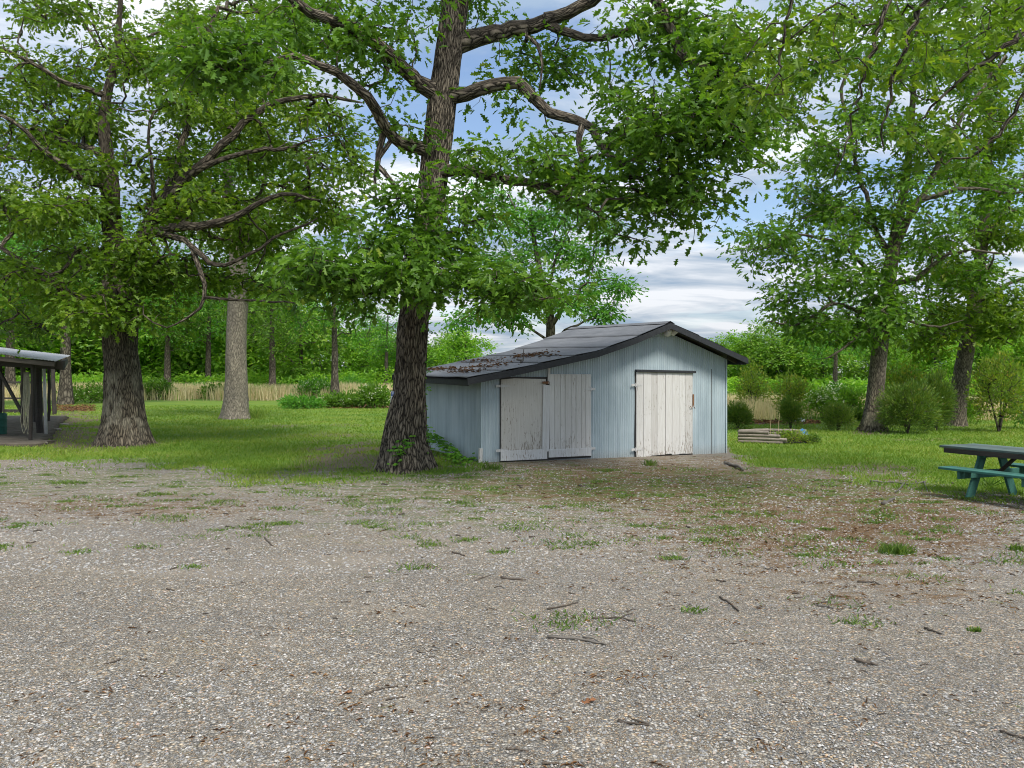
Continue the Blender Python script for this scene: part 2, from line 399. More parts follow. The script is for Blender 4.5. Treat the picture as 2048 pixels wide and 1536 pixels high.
# front edge of the mown grass, as photo pixels
EDGE = np.array([(-900, 900), (0, 918), (150, 922), (280, 912), (400, 935), (480, 958), (600, 962), (720, 950), (800, 946), (960, 945), (1000, 905),
                 (1440, 880), (1475, 902), (1560, 926), (1680, 938), (1800, 952), (1930, 972), (2048, 985), (2900, 1050)], float)
def to_px(x, y, z=0.0):
    y = np.maximum(y, .5); return 1024 + F * x / y, HZ + F * (CAMH - z) / y
def blob(px, py, cx, cy, rx, ry): return np.exp(-((px - cx) / rx) ** 2 - ((py - cy) / ry) ** 2)
def masks(x, y):
    px, py = to_px(x, y)
    pb = np.interp(px, EDGE[:, 0], EDGE[:, 1]); db = CAMH * F / (pb - HZ)
    nz = fbm(x * .55 + 9, y * .55, 4) - .5; nf = fbm(x * 2.3, y * 2.3 + 40, 3) - .5
    sd = (y - db) + 5.2 * nz + 3.0 * nf
    lawn = sstep(-1.9, 1.7, sd) * (y > 3)
    bare = np.clip(1.3 * blob(px, py, 690, 905, 85, 26) + 1.6 * blob(px, py, 140, 858, 70, 30) + .95 * blob(px, py, 1780, 940, 170, 16)
                   + .45 * blob(px, py, 1600, 915, 60, 8) + .5 * blob(px, py, 560, 852, 60, 5) + .7 * blob(px, py, 660, 940, 110, 14) + .45 * blob(px, py, 700, 850, 70, 4)
                   + .9 * blob(px, py, 1745, 866, 50, 5) + .5 * blob(px, py, 1850, 880, 120, 4) + .9 * blob(px, py, 820, 935, 100, 16) + .9 * blob(px, py, 250, 888, 75, 9) + .6 * blob(px, py, 170, 880, 90, 24) + .3 * blob(px, py, 650, 870, 160, 12), 0, 1)
    bare = bare * sstep(.22, .52, fbm(x * 1.1 + 3, y * 1.1, 3))
    mulch = np.clip(1.2 * blob(px, py, 690, 813, 110, 4) + 1.2 * blob(px, py, 1550, 846, 95, 3.5) + 1.0 * blob(px, py, 150, 817, 45, 6), 0, 1)
    litter = np.clip(1.05 * blob(px, py, 1680, 1040, 440, 105) + .75 * blob(px, py, 1250, 965, 300, 45) + .65 * blob(px, py, 250, 1015, 420, 30) + .3 * blob(px, py, 900, 990, 250, 40)
                     + .11 * blob(px, py, 1050, 1400, 500, 160) + .35 * blob(px, py, 1800, 1190, 260, 40), 0, 1)
    dirt = np.clip(1.0 * blob(px, py, 1230, 922, 260, 11) + .9 * blob(px, py, 40, 1095, 130, 16) + .45 * blob(px, py, 500, 1140, 300, 26) + .55 * blob(px, py, 650, 1120, 120, 14)
                   + .5 * blob(px, py, 960, 1085, 150, 14) + .4 * blob(px, py, 1450, 1370, 200, 40) + .3 * blob(px, py, 700, 1230, 150, 40), 0, 1)
    return lawn, bare, mulch, litter, dirt
def build_ground():
    def axis(lo, hi, st, far):
        a = np.arange(lo, hi + 1e-6, st); g = [hi]; s = st
        while g[-1] < far: s *= 1.35; g.append(g[-1] + s)
        h = [lo]; s = st
        while h[-1] > -far: s *= 1.35; h.append(h[-1] - s)
        return np.array(h[:0:-1] + list(a) + g[1:])
    xs = axis(-26, 26, .16, 3000); ys = axis(-2, 46, .16, 3000)
    X, Y = np.meshgrid(xs, ys); Z = ground_z(X, Y)
    near = np.exp(-(Y / 14) ** 2); Z = Z + .012 * near * (fbm(X * 1.3, Y * 1.3, 3) - .5)
    nx, ny = len(xs), len(ys)
    i = np.arange(ny - 1)[:, None] * nx; j = np.arange(nx - 1)[None, :]
    Fq = np.stack([i + j, i + j + 1, i + nx + j + 1, i + nx + j], -1).reshape(-1, 4)
    c = Chunks(); c.add(np.stack([X, Y, Z], -1).reshape(-1, 3), Fq)
    lawn, bare, mulch, litter, dirt = masks(X.ravel(), Y.ravel())
    px, py = to_px(X.ravel(), Y.ravel())
    weed = np.clip(.75 * np.exp(-((py - 970) / 50) ** 2) + .40 * blob(px, py, 1450, 1060, 420, 70) + .45 * blob(px, py, 850, 1040, 330, 40) + .25 * blob(px, py, 1800, 1150, 300, 70) - .35 * blob(px, py, 350, 1000, 320, 26), 0, 1)
    m, nt, b, out = material('ground')
    co = N(nt, 'ShaderNodeTexCoord').outputs['Object']
    a1 = attr(nt, 'cover'); s1 = N(nt, 'ShaderNodeSeparateColor'); L(nt, a1.outputs['Color'], s1.inputs[0])
    a2 = attr(nt, 'soil'); s2 = N(nt, 'ShaderNodeSeparateColor'); L(nt, a2.outputs['Color'], s2.inputs[0])
    A_lawn, A_bare, A_mulch = s1.outputs; A_lit, A_dirt, A_weed = s2.outputs
    # gravel: stones of two sizes
    def stones(scale, seed):
        v = N(nt, 'ShaderNodeTexVoronoi'); v.inputs['Scale'].default_value = scale; v.inputs['Randomness'].default_value = .95
        mp = mapping(nt, co, (1, 1, .2), (seed, seed * 2, 0))
        L(nt, mix(nt, .012, mp, noise(nt, mp, scale * .7, 2).outputs['Color']), v.inputs['Vector'])
        sc = N(nt, 'ShaderNodeSeparateColor'); L(nt, v.outputs['Color'], sc.inputs[0])
        g = ramp(nt, sc.outputs[0], [(0, (.13, .13, .13)), (.25, (.20, .196, .19)), (.5, (.27, .262, .25)), (.75, (.34, .33, .31)), (.93, (.42, .40, .375)), (1, (.56, .54, .51))])
        w = ramp(nt, sc.outputs[1], [(0, (1.0, 1.03, 1.08)), (.55, (1, 1, 1)), (.8, (1.1, .98, .82)), (.93, (1.15, .92, .68)), (1, (1.1, .80, .62))])
        gap = ramp(nt, v.outputs['Distance'], [(.30, 1.0), (.62, .38)])
        c_ = mix(nt, 1.0, mix(nt, 1.0, g.outputs[0], w.outputs[0], 'MULTIPLY'), gap.outputs[0], 'MULTIPLY')
        return c_, v.outputs['Distance']
    c1, d1 = stones(62, 0.0); c2, d2 = stones(125, 3.1)
    pick = noise(nt, co, 9, 4, .6)
    sz = ramp(nt, pick.outputs['Fac'], [(.45, 0), (.55, 1)])
    grav = mix(nt, sz.outputs[0], c1, c2); gh = mix(nt, sz.outputs[0], d1, d2)
    pat = noise(nt, mapping(nt, co, (.35, .8, 1)), 1.0, 6, .6)
    ptint = ramp(nt, pat.outputs['Fac'], [(.3, (1.02, 1.0, .95)), (.5, (1.16, 1.11, 1.01)), (.7, (1.26, 1.18, 1.02))])
    grav = mix(nt, 1.0, grav, ptint.outputs[0], 'MULTIPLY')
    # sandy dust between the stones
    dn = noise(nt, mapping(nt, co, (.6, 1.0, 1)), 1.6, 6, .62)
    df = math_n(nt, 'MULTIPLY', ramp(nt, math_n(nt, 'ADD', dn.outputs['Fac'], math_n(nt, 'MULTIPLY', A_dirt, .34)), [(.56, 0), (.86, 1)]).outputs[0], .80)
    dustc = mix(nt, noise(nt, co, 60, 4, .7).outputs['Fac'], (.19, .16, .125), (.34, .30, .245))
    col = mix(nt, df, grav, dustc)
    # red-brown tassel litter
    ln = noise(nt, mapping(nt, co, (.62, 1.5, 1)), 4.2, 8, .72); lfine = noise(nt, co, 75, 3, .7)
    lf = ramp(nt, math_n(nt, 'ADD', math_n(nt, 'ADD', math_n(nt, 'MULTIPLY', ln.outputs['Fac'], .62), math_n(nt, 'MULTIPLY', lfine.outputs['Fac'], .38)), math_n(nt, 'MULTIPLY', A_lit, .215)), [(.600, 0), (.650, .92)])
    litc = ramp(nt, lfine.outputs['Fac'], [(.3, (.05, .030, .014)), (.55, (.145, .085, .036)), (.75, (.26, .17, .085))])
    col = mix(nt, lf.outputs[0], col, litc.outputs[0])
    # thin green weeds and moss between the stones
    wn1 = noise(nt, mapping(nt, co, (.7, 1.5, 1)), 3.0, 8, .70); wfine = noise(nt, co, 48, 4, .7)
    wf = ramp(nt, math_n(nt, 'ADD', math_n(nt, 'ADD', math_n(nt, 'MULTIPLY', wn1.outputs['Fac'], .66), math_n(nt, 'MULTIPLY', wfine.outputs['Fac'], .34)), math_n(nt, 'MULTIPLY', A_weed, .16)), [(.598, 0), (.655, .88)])
    weedc = ramp(nt, wfine.outputs['Fac'], [(.3, (.030, .05, .010)), (.5, (.075, .115, .020)), (.7, (.145, .17, .04))])
    col = mix(nt, wf.outputs[0], col, weedc.outputs[0])
    # lawn
    g1 = noise(nt, co, .55, 5, .6); g2 = noise(nt, mapping(nt, co, (1, .6, 1)), 22, 5, .7); g3 = noise(nt, co, 3.2, 5, .65)
    gf = math_n(nt, 'ADD', math_n(nt, 'MULTIPLY', g2.outputs['Fac'], .5), math_n(nt, 'MULTIPLY', g3.outputs['Fac'], .5))
    gc = ramp(nt, gf, [(.30, (.040, .085, .010)), (.46, (.095, .175, .020)), (.60, (.165, .24, .030)), (.76, (.29, .30, .085))])
    gt = ramp(nt, g1.outputs['Fac'], [(.3, (.62, .80, .7)), (.48, (.95, .98, .95)), (.6, (1.2, 1.06, 1.0)), (.72, (1.6, 1.25, 1.4))])
    lawnc = mix(nt, 1.0, gc.outputs[0], gt.outputs[0], 'MULTIPLY')
    soil = mix(nt, g2.outputs['Fac'], (.045, .032, .02), (.21, .16, .11))
    bf = ramp(nt, math_n(nt, 'ADD', math_n(nt, 'MULTIPLY', A_bare, .75), math_n(nt, 'MULTIPLY', g3.outputs['Fac'], .55)), [(.42, 0), (.72, .92)])
    lawnc = mix(nt, bf.outputs[0], lawnc, soil)
    edge = ramp(nt, math_n(nt, 'ADD', A_lawn, math_n(nt, 'MULTIPLY', math_n(nt, 'SUBTRACT', math_n(nt, 'ADD', math_n(nt, 'MULTIPLY', g3.outputs['Fac'], .6), math_n(nt, 'MULTIPLY', g2.outputs['Fac'], .4)), .5), 2.2)), [(.42, 0), (.62, 1)])
    col = mix(nt, edge.outputs[0], col, lawnc)
    mc = ramp(nt, g2.outputs['Fac'], [(.3, (.035, .02, .012)), (.55, (.14, .075, .045)), (.75, (.30, .19, .13))])
    col = mix(nt, ramp(nt, A_mulch, [(.35, 0), (.6, 1)]).outputs[0], col, mc.outputs[0])
    L(nt, col, b.inputs['Base Color']); b.inputs['Roughness'].default_value = .9; b.inputs['Specular IOR Level'].default_value = .25
    hh = mix(nt, edge.outputs[0], gh, g2.outputs['Fac'])
    inv = math_n(nt, 'SUBTRACT', 1.0, hh)
    bump(nt, b, inv, .75, .016)
    o = c.build('ground', m, smooth=True); tag(o, kind='structure')
    me = o.data
    for nm, ch in (('cover', (lawn, bare, mulch)), ('soil', (litter, dirt, weed))):
        a = me.attributes.new(nm, 'FLOAT_COLOR', 'POINT')
        a.data.foreach_set('color', np.stack(list(ch) + [np.ones_like(lawn)], -1).astype(np.float32).ravel())
build_ground()

# ------------------------------------------------------------------ leaves, blades and trees
OAK = [(0, 0), (.035, .07), (.20, .20), (.085, .33), (.34, .50), (.12, .60), (.25, .80), (.075, .85), (0, 1)]
MID = [(0, 0), (.24, .25), (.11, .42), (.30, .62), (0, 1)]
OVAL = [(0, 0), (.20, .25), (.22, .55), (0, 1)]
DIAM = [(0, 0), (.33, .5), (0, 1)]
NEEDLE = [(0, 0), (.09, .4), (0, 1)]
def leaves(c, cen, dirv, nor, size, shape, rng, rnd=None, mi=0, wid=1.0):
    cen = np.asarray(cen); n = len(cen)
    if n == 0: return
    dirv = dirv / (np.linalg.norm(dirv, axis=1)[:, None] + 1e-9)
    sd = np.cross(dirv, nor); sd /= np.linalg.norm(sd, axis=1)[:, None] + 1e-9
    nn = np.cross(sd, dirv)
    h = np.array(shape, float); k = len(h)
    lft = h[1:-1] * [-1, 1]
    T = np.vstack([h, lft])
    T3 = np.column_stack([T[:, 0] * wid, T[:, 1], .35 * np.abs(T[:, 0]) - .22 * T[:, 1] ** 2])
    size = np.broadcast_to(size, (n,))
    V = cen[:, None, :] + size[:, None, None] * (T3[None, :, 0, None] * sd[:, None, :] + T3[None, :, 1, None] * dirv[:, None, :] + T3[None, :, 2, None] * nn[:, None, :])
    right = np.arange(k); left = np.concatenate(([0], np.arange(k, 2 * k - 2), [k - 1]))[::-1]
    base = (np.arange(n) * len(T))[:, None]
    if rnd is None: rnd = rng.random(n)
    c.add(V.reshape(-1, 3), [base + right, base + left], rnd=rnd, mi=mi)
def rand_dir(rng, n, zlo=-1, zhi=1):
    a = rng.random(n) * 2 * math.pi; z = zlo + (zhi - zlo) * rng.random(n); r = np.sqrt(np.maximum(0, 1 - z * z))
    return np.stack([r * np.cos(a), r * np.sin(a), z], 1)
def leaf_cluster(c, tips, rng, per, spread, size, shape, tone=None, mi=0, flat=.6, wid=1.0):
    n = len(tips)
    idx = np.repeat(np.arange(n), per)
    off = rng.normal(size=(len(idx), 3)) * spread * np.array([1, 1, flat])
    d = off + rand_dir(rng, len(idx), -.5, .35) * spread * 1.0
    d[:, 2] -= .25 * spread
    nor = rand_dir(rng, len(idx), .15, 1.0) + np.array([0, 0, .5])
    t = rng.random(n) if tone is None else tone
    rnd = np.clip(t[idx] * .55 + rng.random(len(idx)) * .5 - .02, 0, 1)
    leaves(c, tips[idx] + off, d, nor, size * (.65 + .6 * rng.random(len(idx))), shape, rng, rnd, mi, wid)

class Skeleton:
    def __init__(s, cap=60000):
        s.pos = np.zeros((cap, 3)); s.par = np.full(cap, -1); s.rad = np.zeros(cap); s.ok = np.zeros(cap, bool)
        s.pl = np.zeros(cap); s.limb = np.full(cap, -1); s.draw = np.ones(cap, bool); s.cnt = np.zeros(cap); s.n = 0
    def node(s, p, par, rad=0, ok=True, limb=-1, draw=True):
        i = s.n; s.pos[i] = p; s.par[i] = par; s.rad[i] = rad; s.ok[i] = ok; s.limb[i] = limb; s.draw[i] = draw
        s.pl[i] = 0 if par < 0 else s.pl[par] + np.linalg.norm(s.pos[par] - p); s.n += 1
        return i
    def path(s, pts, rads, par=-1, ok=True, limb=-1, draw=True, step=.3, wig=0, rng=None):
        pts = np.asarray(pts, float); ln = np.linalg.norm(np.diff(pts, axis=0), axis=1).sum()
        n = max(3, int(ln / step) + 1); q = spline(np.column_stack([pts, rads]), n)
        if wig and rng is not None:
            w = rng.normal(size=(n, 3)) * wig; w[0] = 0; q[:, :3] += w
        okl = np.broadcast_to(ok, (n,)) if not callable(ok) else np.array([ok(x) for x in q[:, :3]])
        ids = []
        for x, o_ in zip(q, okl):
            par = s.node(x[:3], par, max(x[3], .003), bool(o_), limb, draw); ids.append(par)
        return ids
    def grow(s, att, rng, step=.3, wig=.07, pathw=.12, lift=.06):
        att = np.asarray(att); base = s.pos[:s.n][s.ok[:s.n]]
        dm = np.array([np.min(np.sum((base - a) ** 2, 1)) for a in att])
        for k in np.argsort(dm):
            a = att[k]; n = s.n
            d = np.linalg.norm(s.pos[:n] - a, axis=1); cost = d + pathw * s.pl[:n] + np.where(s.ok[:n], 0, 1e6)
            p = int(np.argmin(cost)); dist = d[p]
            m = max(1, int(round(dist / step)))
            p0 = s.pos[p]; pp = s.par[p]
            dirp = (p0 - s.pos[pp]) if pp >= 0 else np.zeros(3); dirp = dirp / (np.linalg.norm(dirp) + 1e-9)
            mid = (p0 + a) / 2 + dirp * .22 * dist + np.array([0, 0, lift * dist])
            par = p
            for t in np.linspace(0, 1, m + 1)[1:]:
                q = (1 - t) ** 2 * p0 + 2 * t * (1 - t) * mid + t * t * a
                if t < 1: q = q + rng.normal(size=3) * wig * min(1, dist)
                par = s.node(q, par, 0, True, s.limb[p])
            s.cnt[par] += 1
    def meshes(s, r0=.007, pw=.42, ksides=(4, 6, 10)):
        """-> dict limb id -> Chunks"""
        n = s.n; cnt = s.cnt[:n].copy(); par = s.par[:n]
        for i in range(n - 1, 0, -1):
            if par[i] >= 0: cnt[par[i]] += cnt[i]
        r = np.maximum(s.rad[:n], r0 * np.maximum(cnt, .6) ** pw)
        for i in range(n):                       # never thicker than the parent
            if par[i] >= 0 and s.draw[par[i]]: r[i] = min(r[i], r[par[i]])
        kids = [[] for _ in range(n)]
        for i in range(n):
            if par[i] >= 0: kids[par[i]].append(i)
        out = {}
        starts = [i for i in range(n) if s.draw[i] and (par[i] < 0 or not s.draw[par[i]])]
        stack = [(i, par[i]) for i in starts]
        while stack:
            i, p = stack.pop(); ch = [i]
            while kids[ch[-1]]:
                k = kids[ch[-1]]
                main = max(k, key=lambda q: (r[q] if s.rad[q] > 0 else 0) * 100 + cnt[q])
                for q in k:
                    if q != main: stack.append((q, ch[-1]))
                ch.append(main)
            rr = list(r[ch]); pts = list(s.pos[ch])
            if p >= 0:
                pts.insert(0, s.pos[p]); rr.insert(0, rr[0] * 1.25 if s.draw[p] else rr[0] * 1.35)
            if len(pts) < 2: continue
            rr[-1] *= .6
            k = ksides[0] if rr[0] < .025 else (ksides[1] if rr[0] < .07 else ksides[2])
            tube(out.setdefault(int(s.limb[i]), Chunks()), np.array(pts), np.array(rr), k, cap=False)
        return out

def trunk_mesh(c, pts, rads, k=64, step=.07, ridge=.012, nr=26, flare=.35, seed=0, pale=None):
    pts = np.asarray(pts, float); ln = np.linalg.norm(np.diff(pts, axis=0), axis=1).sum()
    n = int(ln / step) + 2; q = spline(np.column_stack([pts, rads]), n); ctr = q[:, :3]; r = np.maximum(q[:, 3], .01)
    th = np.linspace(0, 2 * math.pi, k, endpoint=False)
    h = np.concatenate(([0], np.cumsum(np.linalg.norm(np.diff(ctr, axis=0), axis=1))))
    T, H = np.meshgrid(th, h)
    x1, y1 = np.cos(T), np.sin(T)
    wob = fbm(x1 * 1.2 + 40 + seed, y1 * 1.2 + H * .9, 3) - .5
    ph = T * nr + 9 * (fbm(x1 * 2 + 11 + seed, H * 1.6 + y1, 3) - .5) * 3
    rd = np.abs(np.sin(ph * .5)) ** .7 * (.6 + .8 * vnoise(x1 * 3 + seed, H * 3.5 + y1 * 3))
    RR = r[:, None] * (1 + .16 * wob) + ridge * (rd - .5) * np.minimum(1, r[:, None] / .15)
    fl = flare * (.75 * np.exp(-H / .30) + .25 * np.exp(-H / .9)) * (np.clip(.5 + .5 * np.cos(T * 5 + seed + 1.3 * np.sin(T * 2)), 0, 1) * .55 + .12)
    RR = RR + fl * r[:, None]
    # rings stay level near the foot, then follow the stem
    V = ctr[:, None, :] + RR[:, :, None] * np.stack([x1, y1, 0 * x1], -1)
    i = np.arange(n - 1)[:, None] * k; j = np.arange(k)[None, :]; j2 = (j + 1) % k
    Fq = np.stack([i + j, i + j2, i + k + j2, i + k + j], -1).reshape(-1, 4)
    u = T.copy(); uv = np.stack([u * max(.15, float(np.median(r[:n // 2]))), H], -1).reshape(-1, 2)
    pl = None if pale is None else pale(T, H).ravel()
    c.add(V.reshape(-1, 3), Fq, uv=uv, pale=pl)
    c.add(V[-1], np.arange(k)[None, :])

def pads_to_points(pads, rng, d0, mult=1.0):
    """(px, py, rx, ry, n, depth, depth spread) -> points in the world"""
    out = []
    for (px, py, rx, ry, n, dz, sp) in pads:
        n = n * mult; sp = sp * 1.0
        nc = max(1, int(n / 8)); u = rand_dir(rng, nc) * (rng.random(nc) ** .45)[:, None]
        for q in u:
            m = max(2, int(rng.poisson(8)))
            d = d0 + dz + q[1] * sp
            ctr = P(px + q[0] * rx, py + q[2] * ry, d)
            out.append(ctr + rng.normal(size=(m, 3)) * np.array([.30, .30, .15]))
    return np.vstack(out)
def crown_points(rng, n, cen, rad, clump=.5, per=9, shell=.45, cut=None):
    nc = max(1, n // per); u = rand_dir(rng, nc) * (rng.random(nc) ** shell)[:, None]
    ctr = np.asarray(cen) + u * np.asarray(rad)
    if cut is not None: ctr = ctr[cut(ctr)]
    pts = np.repeat(ctr, per, 0); return pts + rng.normal(size=pts.shape) * clump * np.array([1, 1, .6])

def finish_tree(root, base, sk, trunk_c, crown_c, bark, leafmat, r0=.007, pw=.42, one_mesh=False):
    ms = sk.meshes(r0, pw)
    for lid, ch in ms.items():
        if lid < 0 or one_mesh:
            trunk_c.V += ch.V; trunk_c.F += [f + trunk_c.nv for f in ch.F]; trunk_c.nv += ch.nv
            trunk_c.uv += ch.uv; trunk_c.rnd += ch.rnd; trunk_c.mi += ch.mi; trunk_c.pale += ch.pale
        else:
            ch.build('limb', bark, root, True, origin=base)
    trunk_c.build('trunk', bark, root, True, origin=base)
    crown_c.build('crown', leafmat, root, False, origin=base)

# --- the big oak in the middle ------------------------------------------------
def middle_oak():
    rng = np.random.default_rng(21)
    b = at(816, 938); d = b[1]; sc = d / F
    px = [(816, 940, 100), (814, 915, 92), (810, 880, 82), (812, 840, 74), (818, 780, 63), (822, 720, 60), (826, 650, 58), (838, 560, 55), (850, 480, 53), (862, 400, 53), (873, 300, 54),
          (886, 195, 55), (899, 98, 53), (911, 0, 50), (925, -150, 42), (940, -330, 30), (950, -520, 14)]
    pts = np.array([P(x, y, d) for x, y, w in px]); rad = np.array([w for *_, w in px]) * sc / 2
    pts[0][2] = b[2] - .12
    root = empty('oak_tree', b, 'big leaning oak with deeply furrowed brown bark beside the left end of the blue-grey shed', 'tree')
    tc = Chunks(); trunk_mesh(tc, pts, rad, 160, .045, .030, 46, .85, 1.7)
    sk = Skeleton(); tids = sk.path(pts, rad, ok=lambda p: p[2] > 7.5, draw=False)
    def near(p): return tids[int(np.argmin(np.linalg.norm(sk.pos[tids] - p, axis=1)))]
    limbs = [  # (px, py, depth offset), start radius px, end radius px
        ([(880, 190, 0), (835, 165, -.2), (800, 130, -.5), (745, 82, -.9), (690, 50, -1.2), (630, 30, -1.5), (560, -20, -1.8)], 17, 8),
        ([(866, 292, 0), (800, 285, -.3), (768, 250, -.6), (735, 195, -1.1), (690, 155, -1.5), (640, 130, -1.9), (590, 115, -2.2), (520, 132, -2.6), (440, 135, -2.9)], 13, 4),
        ([(912, 98, 0), (955, 75, .2), (1010, 62, .2), (1080, 48, .2), (1150, 18, .0), (1230, -30, -.3), (1330, -60, -.4)], 20, 9),
        ([(900, 200, 0), (935, 188, -.2), (985, 170, -.3), (1035, 165, -.4), (1062, 192, -.5), (1100, 226, -.6), (1150, 238, -.8), (1185, 258, -1.0), (1205, 295, -1.1), (1240, 335, -1.3)], 15, 6),
        ([(885, 335, 0), (940, 340, -.4), (1000, 355, -.8), (1060, 366, -1.2), (1110, 385, -1.6), (1160, 405, -1.9)], 12, 5),
        ([(930, -150, 0), (1100, -140, -.6), (1230, -80, -1.0), (1310, 0, -1.4), (1342, 60, -1.6), (1362, 105, -1.7), (1420, 142, -1.9), (1500, 170, -2.1)], 13, 5),
        ([(856, 440, 0), (835, 500, -.9), (790, 540, -1.6), (720, 560, -2.2), (640, 545, -2.7)], 7, 3),
        ([(858, 430, 0), (890, 500, -1.0), (930, 560, -1.8), (1000, 590, -2.4), (1080, 600, -2.8)], 7, 3),
    ]
    def limb(li, tr, r0, r1, parent=None):
        q = np.array([P(x, y, d + dz) for x, y, dz in tr]); rr = np.linspace(r0, r1, len(q)) * sc
        par = near(q[0]) if parent is None else parent
        return sk.path(q[1:] if parent is None else q, rr[1:] if parent is None else rr, par, True, li, True, .22, .018, rng)
    L_ids = [limb(i, *l) for i, l in enumerate(limbs)]
    def near_on(ids, p): return ids[int(np.argmin(np.linalg.norm(sk.pos[ids] - p, axis=1)))]
    subs = [(2, [(1090, 45, .2), (1140, 68, -.1), (1190, 76, -.3), (1235, 70, -.5), (1268, 52, -.6)], 10, 4),
            (1, [(768, 262, -.5), (757, 318, -.6), (775, 360, -.8), (803, 395, -1.1)], 7, 3),
            (1, [(757, 318, -.6), (753, 360, -.5), (752, 402, -.5)], 4, 2),
            (3, [(1168, 242, -.9), (1158, 285, -1.0), (1165, 335, -1.2), (1140, 360, -1.3)], 7, 3),
            (3, [(1215, 300, -1.1), (1262, 262, -1.2), (1300, 205, -1.3)], 5, 2),
            (2, [(1055, 75, .1), (1075, 90, -.3), (1085, 130, -.4), (1080, 180, -.4)], 5, 2),
            (0, [(760, 95, -.8), (775, 150, -.6), (740, 175, -.7)], 6, 3)]
    for li, tr, r0, r1 in subs:
        q = P(tr[0][0], tr[0][1], d + tr[0][2]); limb(li, tr, r0, r1, near_on(L_ids[li], q))
    F1 = -1.2; F2 = -2.2
    pads = [(640, 55, 120, 55, 80, -1.3, 1.6), (740, 100, 70, 50, 40, -.9, 1.2), (500, 110, 130, 55, 80, -2.4, 1.2), (400, 140, 70, 40, 30, -2.8, .8), (830, 30, 30, 40, 12, .3, 1.0), (770, 30, 50, 40, 26, -.5, 1.2),
            (800, 262, 42, 24, 14, -.6, .6), (950, 18, 75, 24, 24, .5, 1.0), (790, 190, 26, 34, 10, -.2, .8), (1090, 118, 70, 26, 22, .2, .8), (1000, 130, 40, 26, 8, .4, .6),
            (950, 215, 36, 24, 11, .4, .5), (1015, 218, 24, 16, 4, .2, .4), (1120, 165, 44, 36, 14, .5, .6), (1120, 265, 40, 16, 6, .2, .4), (1270, 30, 95, 40, 40, -.9, 1.2), (1430, 60, 100, 70, 70, -1.6, 1.6), (1335, 130, 55, 60, 30, -1.5, 1.0),
            (1275, 190, 66, 44, 26, -.9, 1.0), (1380, 215, 110, 70, 84, -1.7, 1.4), (1480, 225, 80, 85, 70, -2.0, 1.2), (1240, 285, 80, 36, 30, -.6, .9), (1345, 290, 120, 55, 76, -1.6, 1.3), (1455, 280, 85, 55, 46, -2.0, 1.0),
            (1000, 322, 78, 24, 34, -.9, .8), (1110, 335, 95, 34, 46, -1.3, 1.0), (1200, 375, 105, 38, 54, -1.5, 1.0), (1290, 380, 95, 50, 56, -1.7, 1.0), (1380, 350, 52, 60, 32, -1.9, .8), (1275, 452, 55, 26, 26, -1.9, .5), (1395, 420, 26, 40, 16, -1.9, .5),
            (830, 408, 60, 30, 34, F1, .7), (900, 380, 34, 20, 12, F1, .4), (770, 470, 70, 36, 36, F1 - .4, .8), (880, 465, 80, 40, 48, F1 - .2, .8), (955, 445, 34, 26, 14, F1, .5),
            (640, 535, 70, 34, 42, F2 - .3, .6), (740, 550, 85, 36, 56, F2, .7), (850, 560, 90, 46, 66, F2, .6), (960, 565, 80, 44, 56, F2 - .1, .6), (1055, 580, 64, 34, 40, F2 - .5, .6), (1095, 608, 30, 16, 10, F2 - .6, .3),
            (620, 588, 50, 20, 14, F2 - .3, .5), (700, 600, 55, 24, 20, F2, .5), (780, 510, 60, 26, 20, F2 + .6, .5)]
    att = pads_to_points(pads, rng, d, 1.15)
    att = np.vstack([att, crown_points(rng, 300, P(960, -330, d), (4.5, 4.5, 1.6))])
    sk.grow(att, rng, .22, .05, .10)
    cc = Chunks(); tone = np.clip(.40 + .30 * rng.standard_normal(len(att)), 0, 1)
    leaf_cluster(cc, att, rng, 11, .16, .17, OAK, tone)
    finish_tree(root, b, sk, tc, cc, M['bark_brown'], M['oak_leaf'], .0055, .40)
middle_oak()

def traced_oak(seed, bpx, trunk, limbs, pads, label, bark, leafmat, per=9, spread=.19, lsize=.17, shape=OAK, flare=.3, ridge=.014, pale=None, extra=None, k=80, okz=5.0, tone0=.45, r0=.006, step=.26, wig=.07, mult=1.0):
    rng = np.random.default_rng(seed)
    b = at(*bpx); d = b[1]; sc = d / F
    pts = np.array([P(x, y, d + dz) for x, y, w, dz in trunk]); rad = np.array([w for _, _, w, _ in trunk]) * sc / 2
    pts[0][2] = b[2] - .12
    root = empty('oak_tree', b, label, 'tree')
    tc = Chunks(); trunk_mesh(tc, pts, rad, k, .07, ridge, 26, flare, seed * 1.37, pale)
    sk = Skeleton(); tids = sk.path(pts, rad, ok=lambda p: p[2] > okz, draw=False)
    allids = list(tids)
    for li, (tr, r0_, r1_) in enumerate(limbs):
        q = np.array([P(x, y, d + dz) for x, y, dz in tr]); rr = np.linspace(r0_ * .70, r1_ * .42, len(q)) * sc
        par = allids[int(np.argmin(np.linalg.norm(sk.pos[allids] - q[0], axis=1)))]
        lim = sk.limb[par] if sk.limb[par] >= 0 else li
        ids = sk.path(q[1:], rr[1:], par, True, lim, True, .3, .03, rng); allids += ids
    att = pads_to_points(pads, rng, d, mult)
    if extra is not None: att = np.vstack([att, extra(rng, d)])
    sk.grow(att, rng, step, wig, .10)
    cc = Chunks(); tone = np.clip(tone0 + .28 * rng.standard_normal(len(att)), 0, 1)
    leaf_cluster(cc, att, rng, per, spread, lsize, shape, tone)
    finish_tree(root, b, sk, tc, cc, bark, leafmat, r0, .42)
    return root

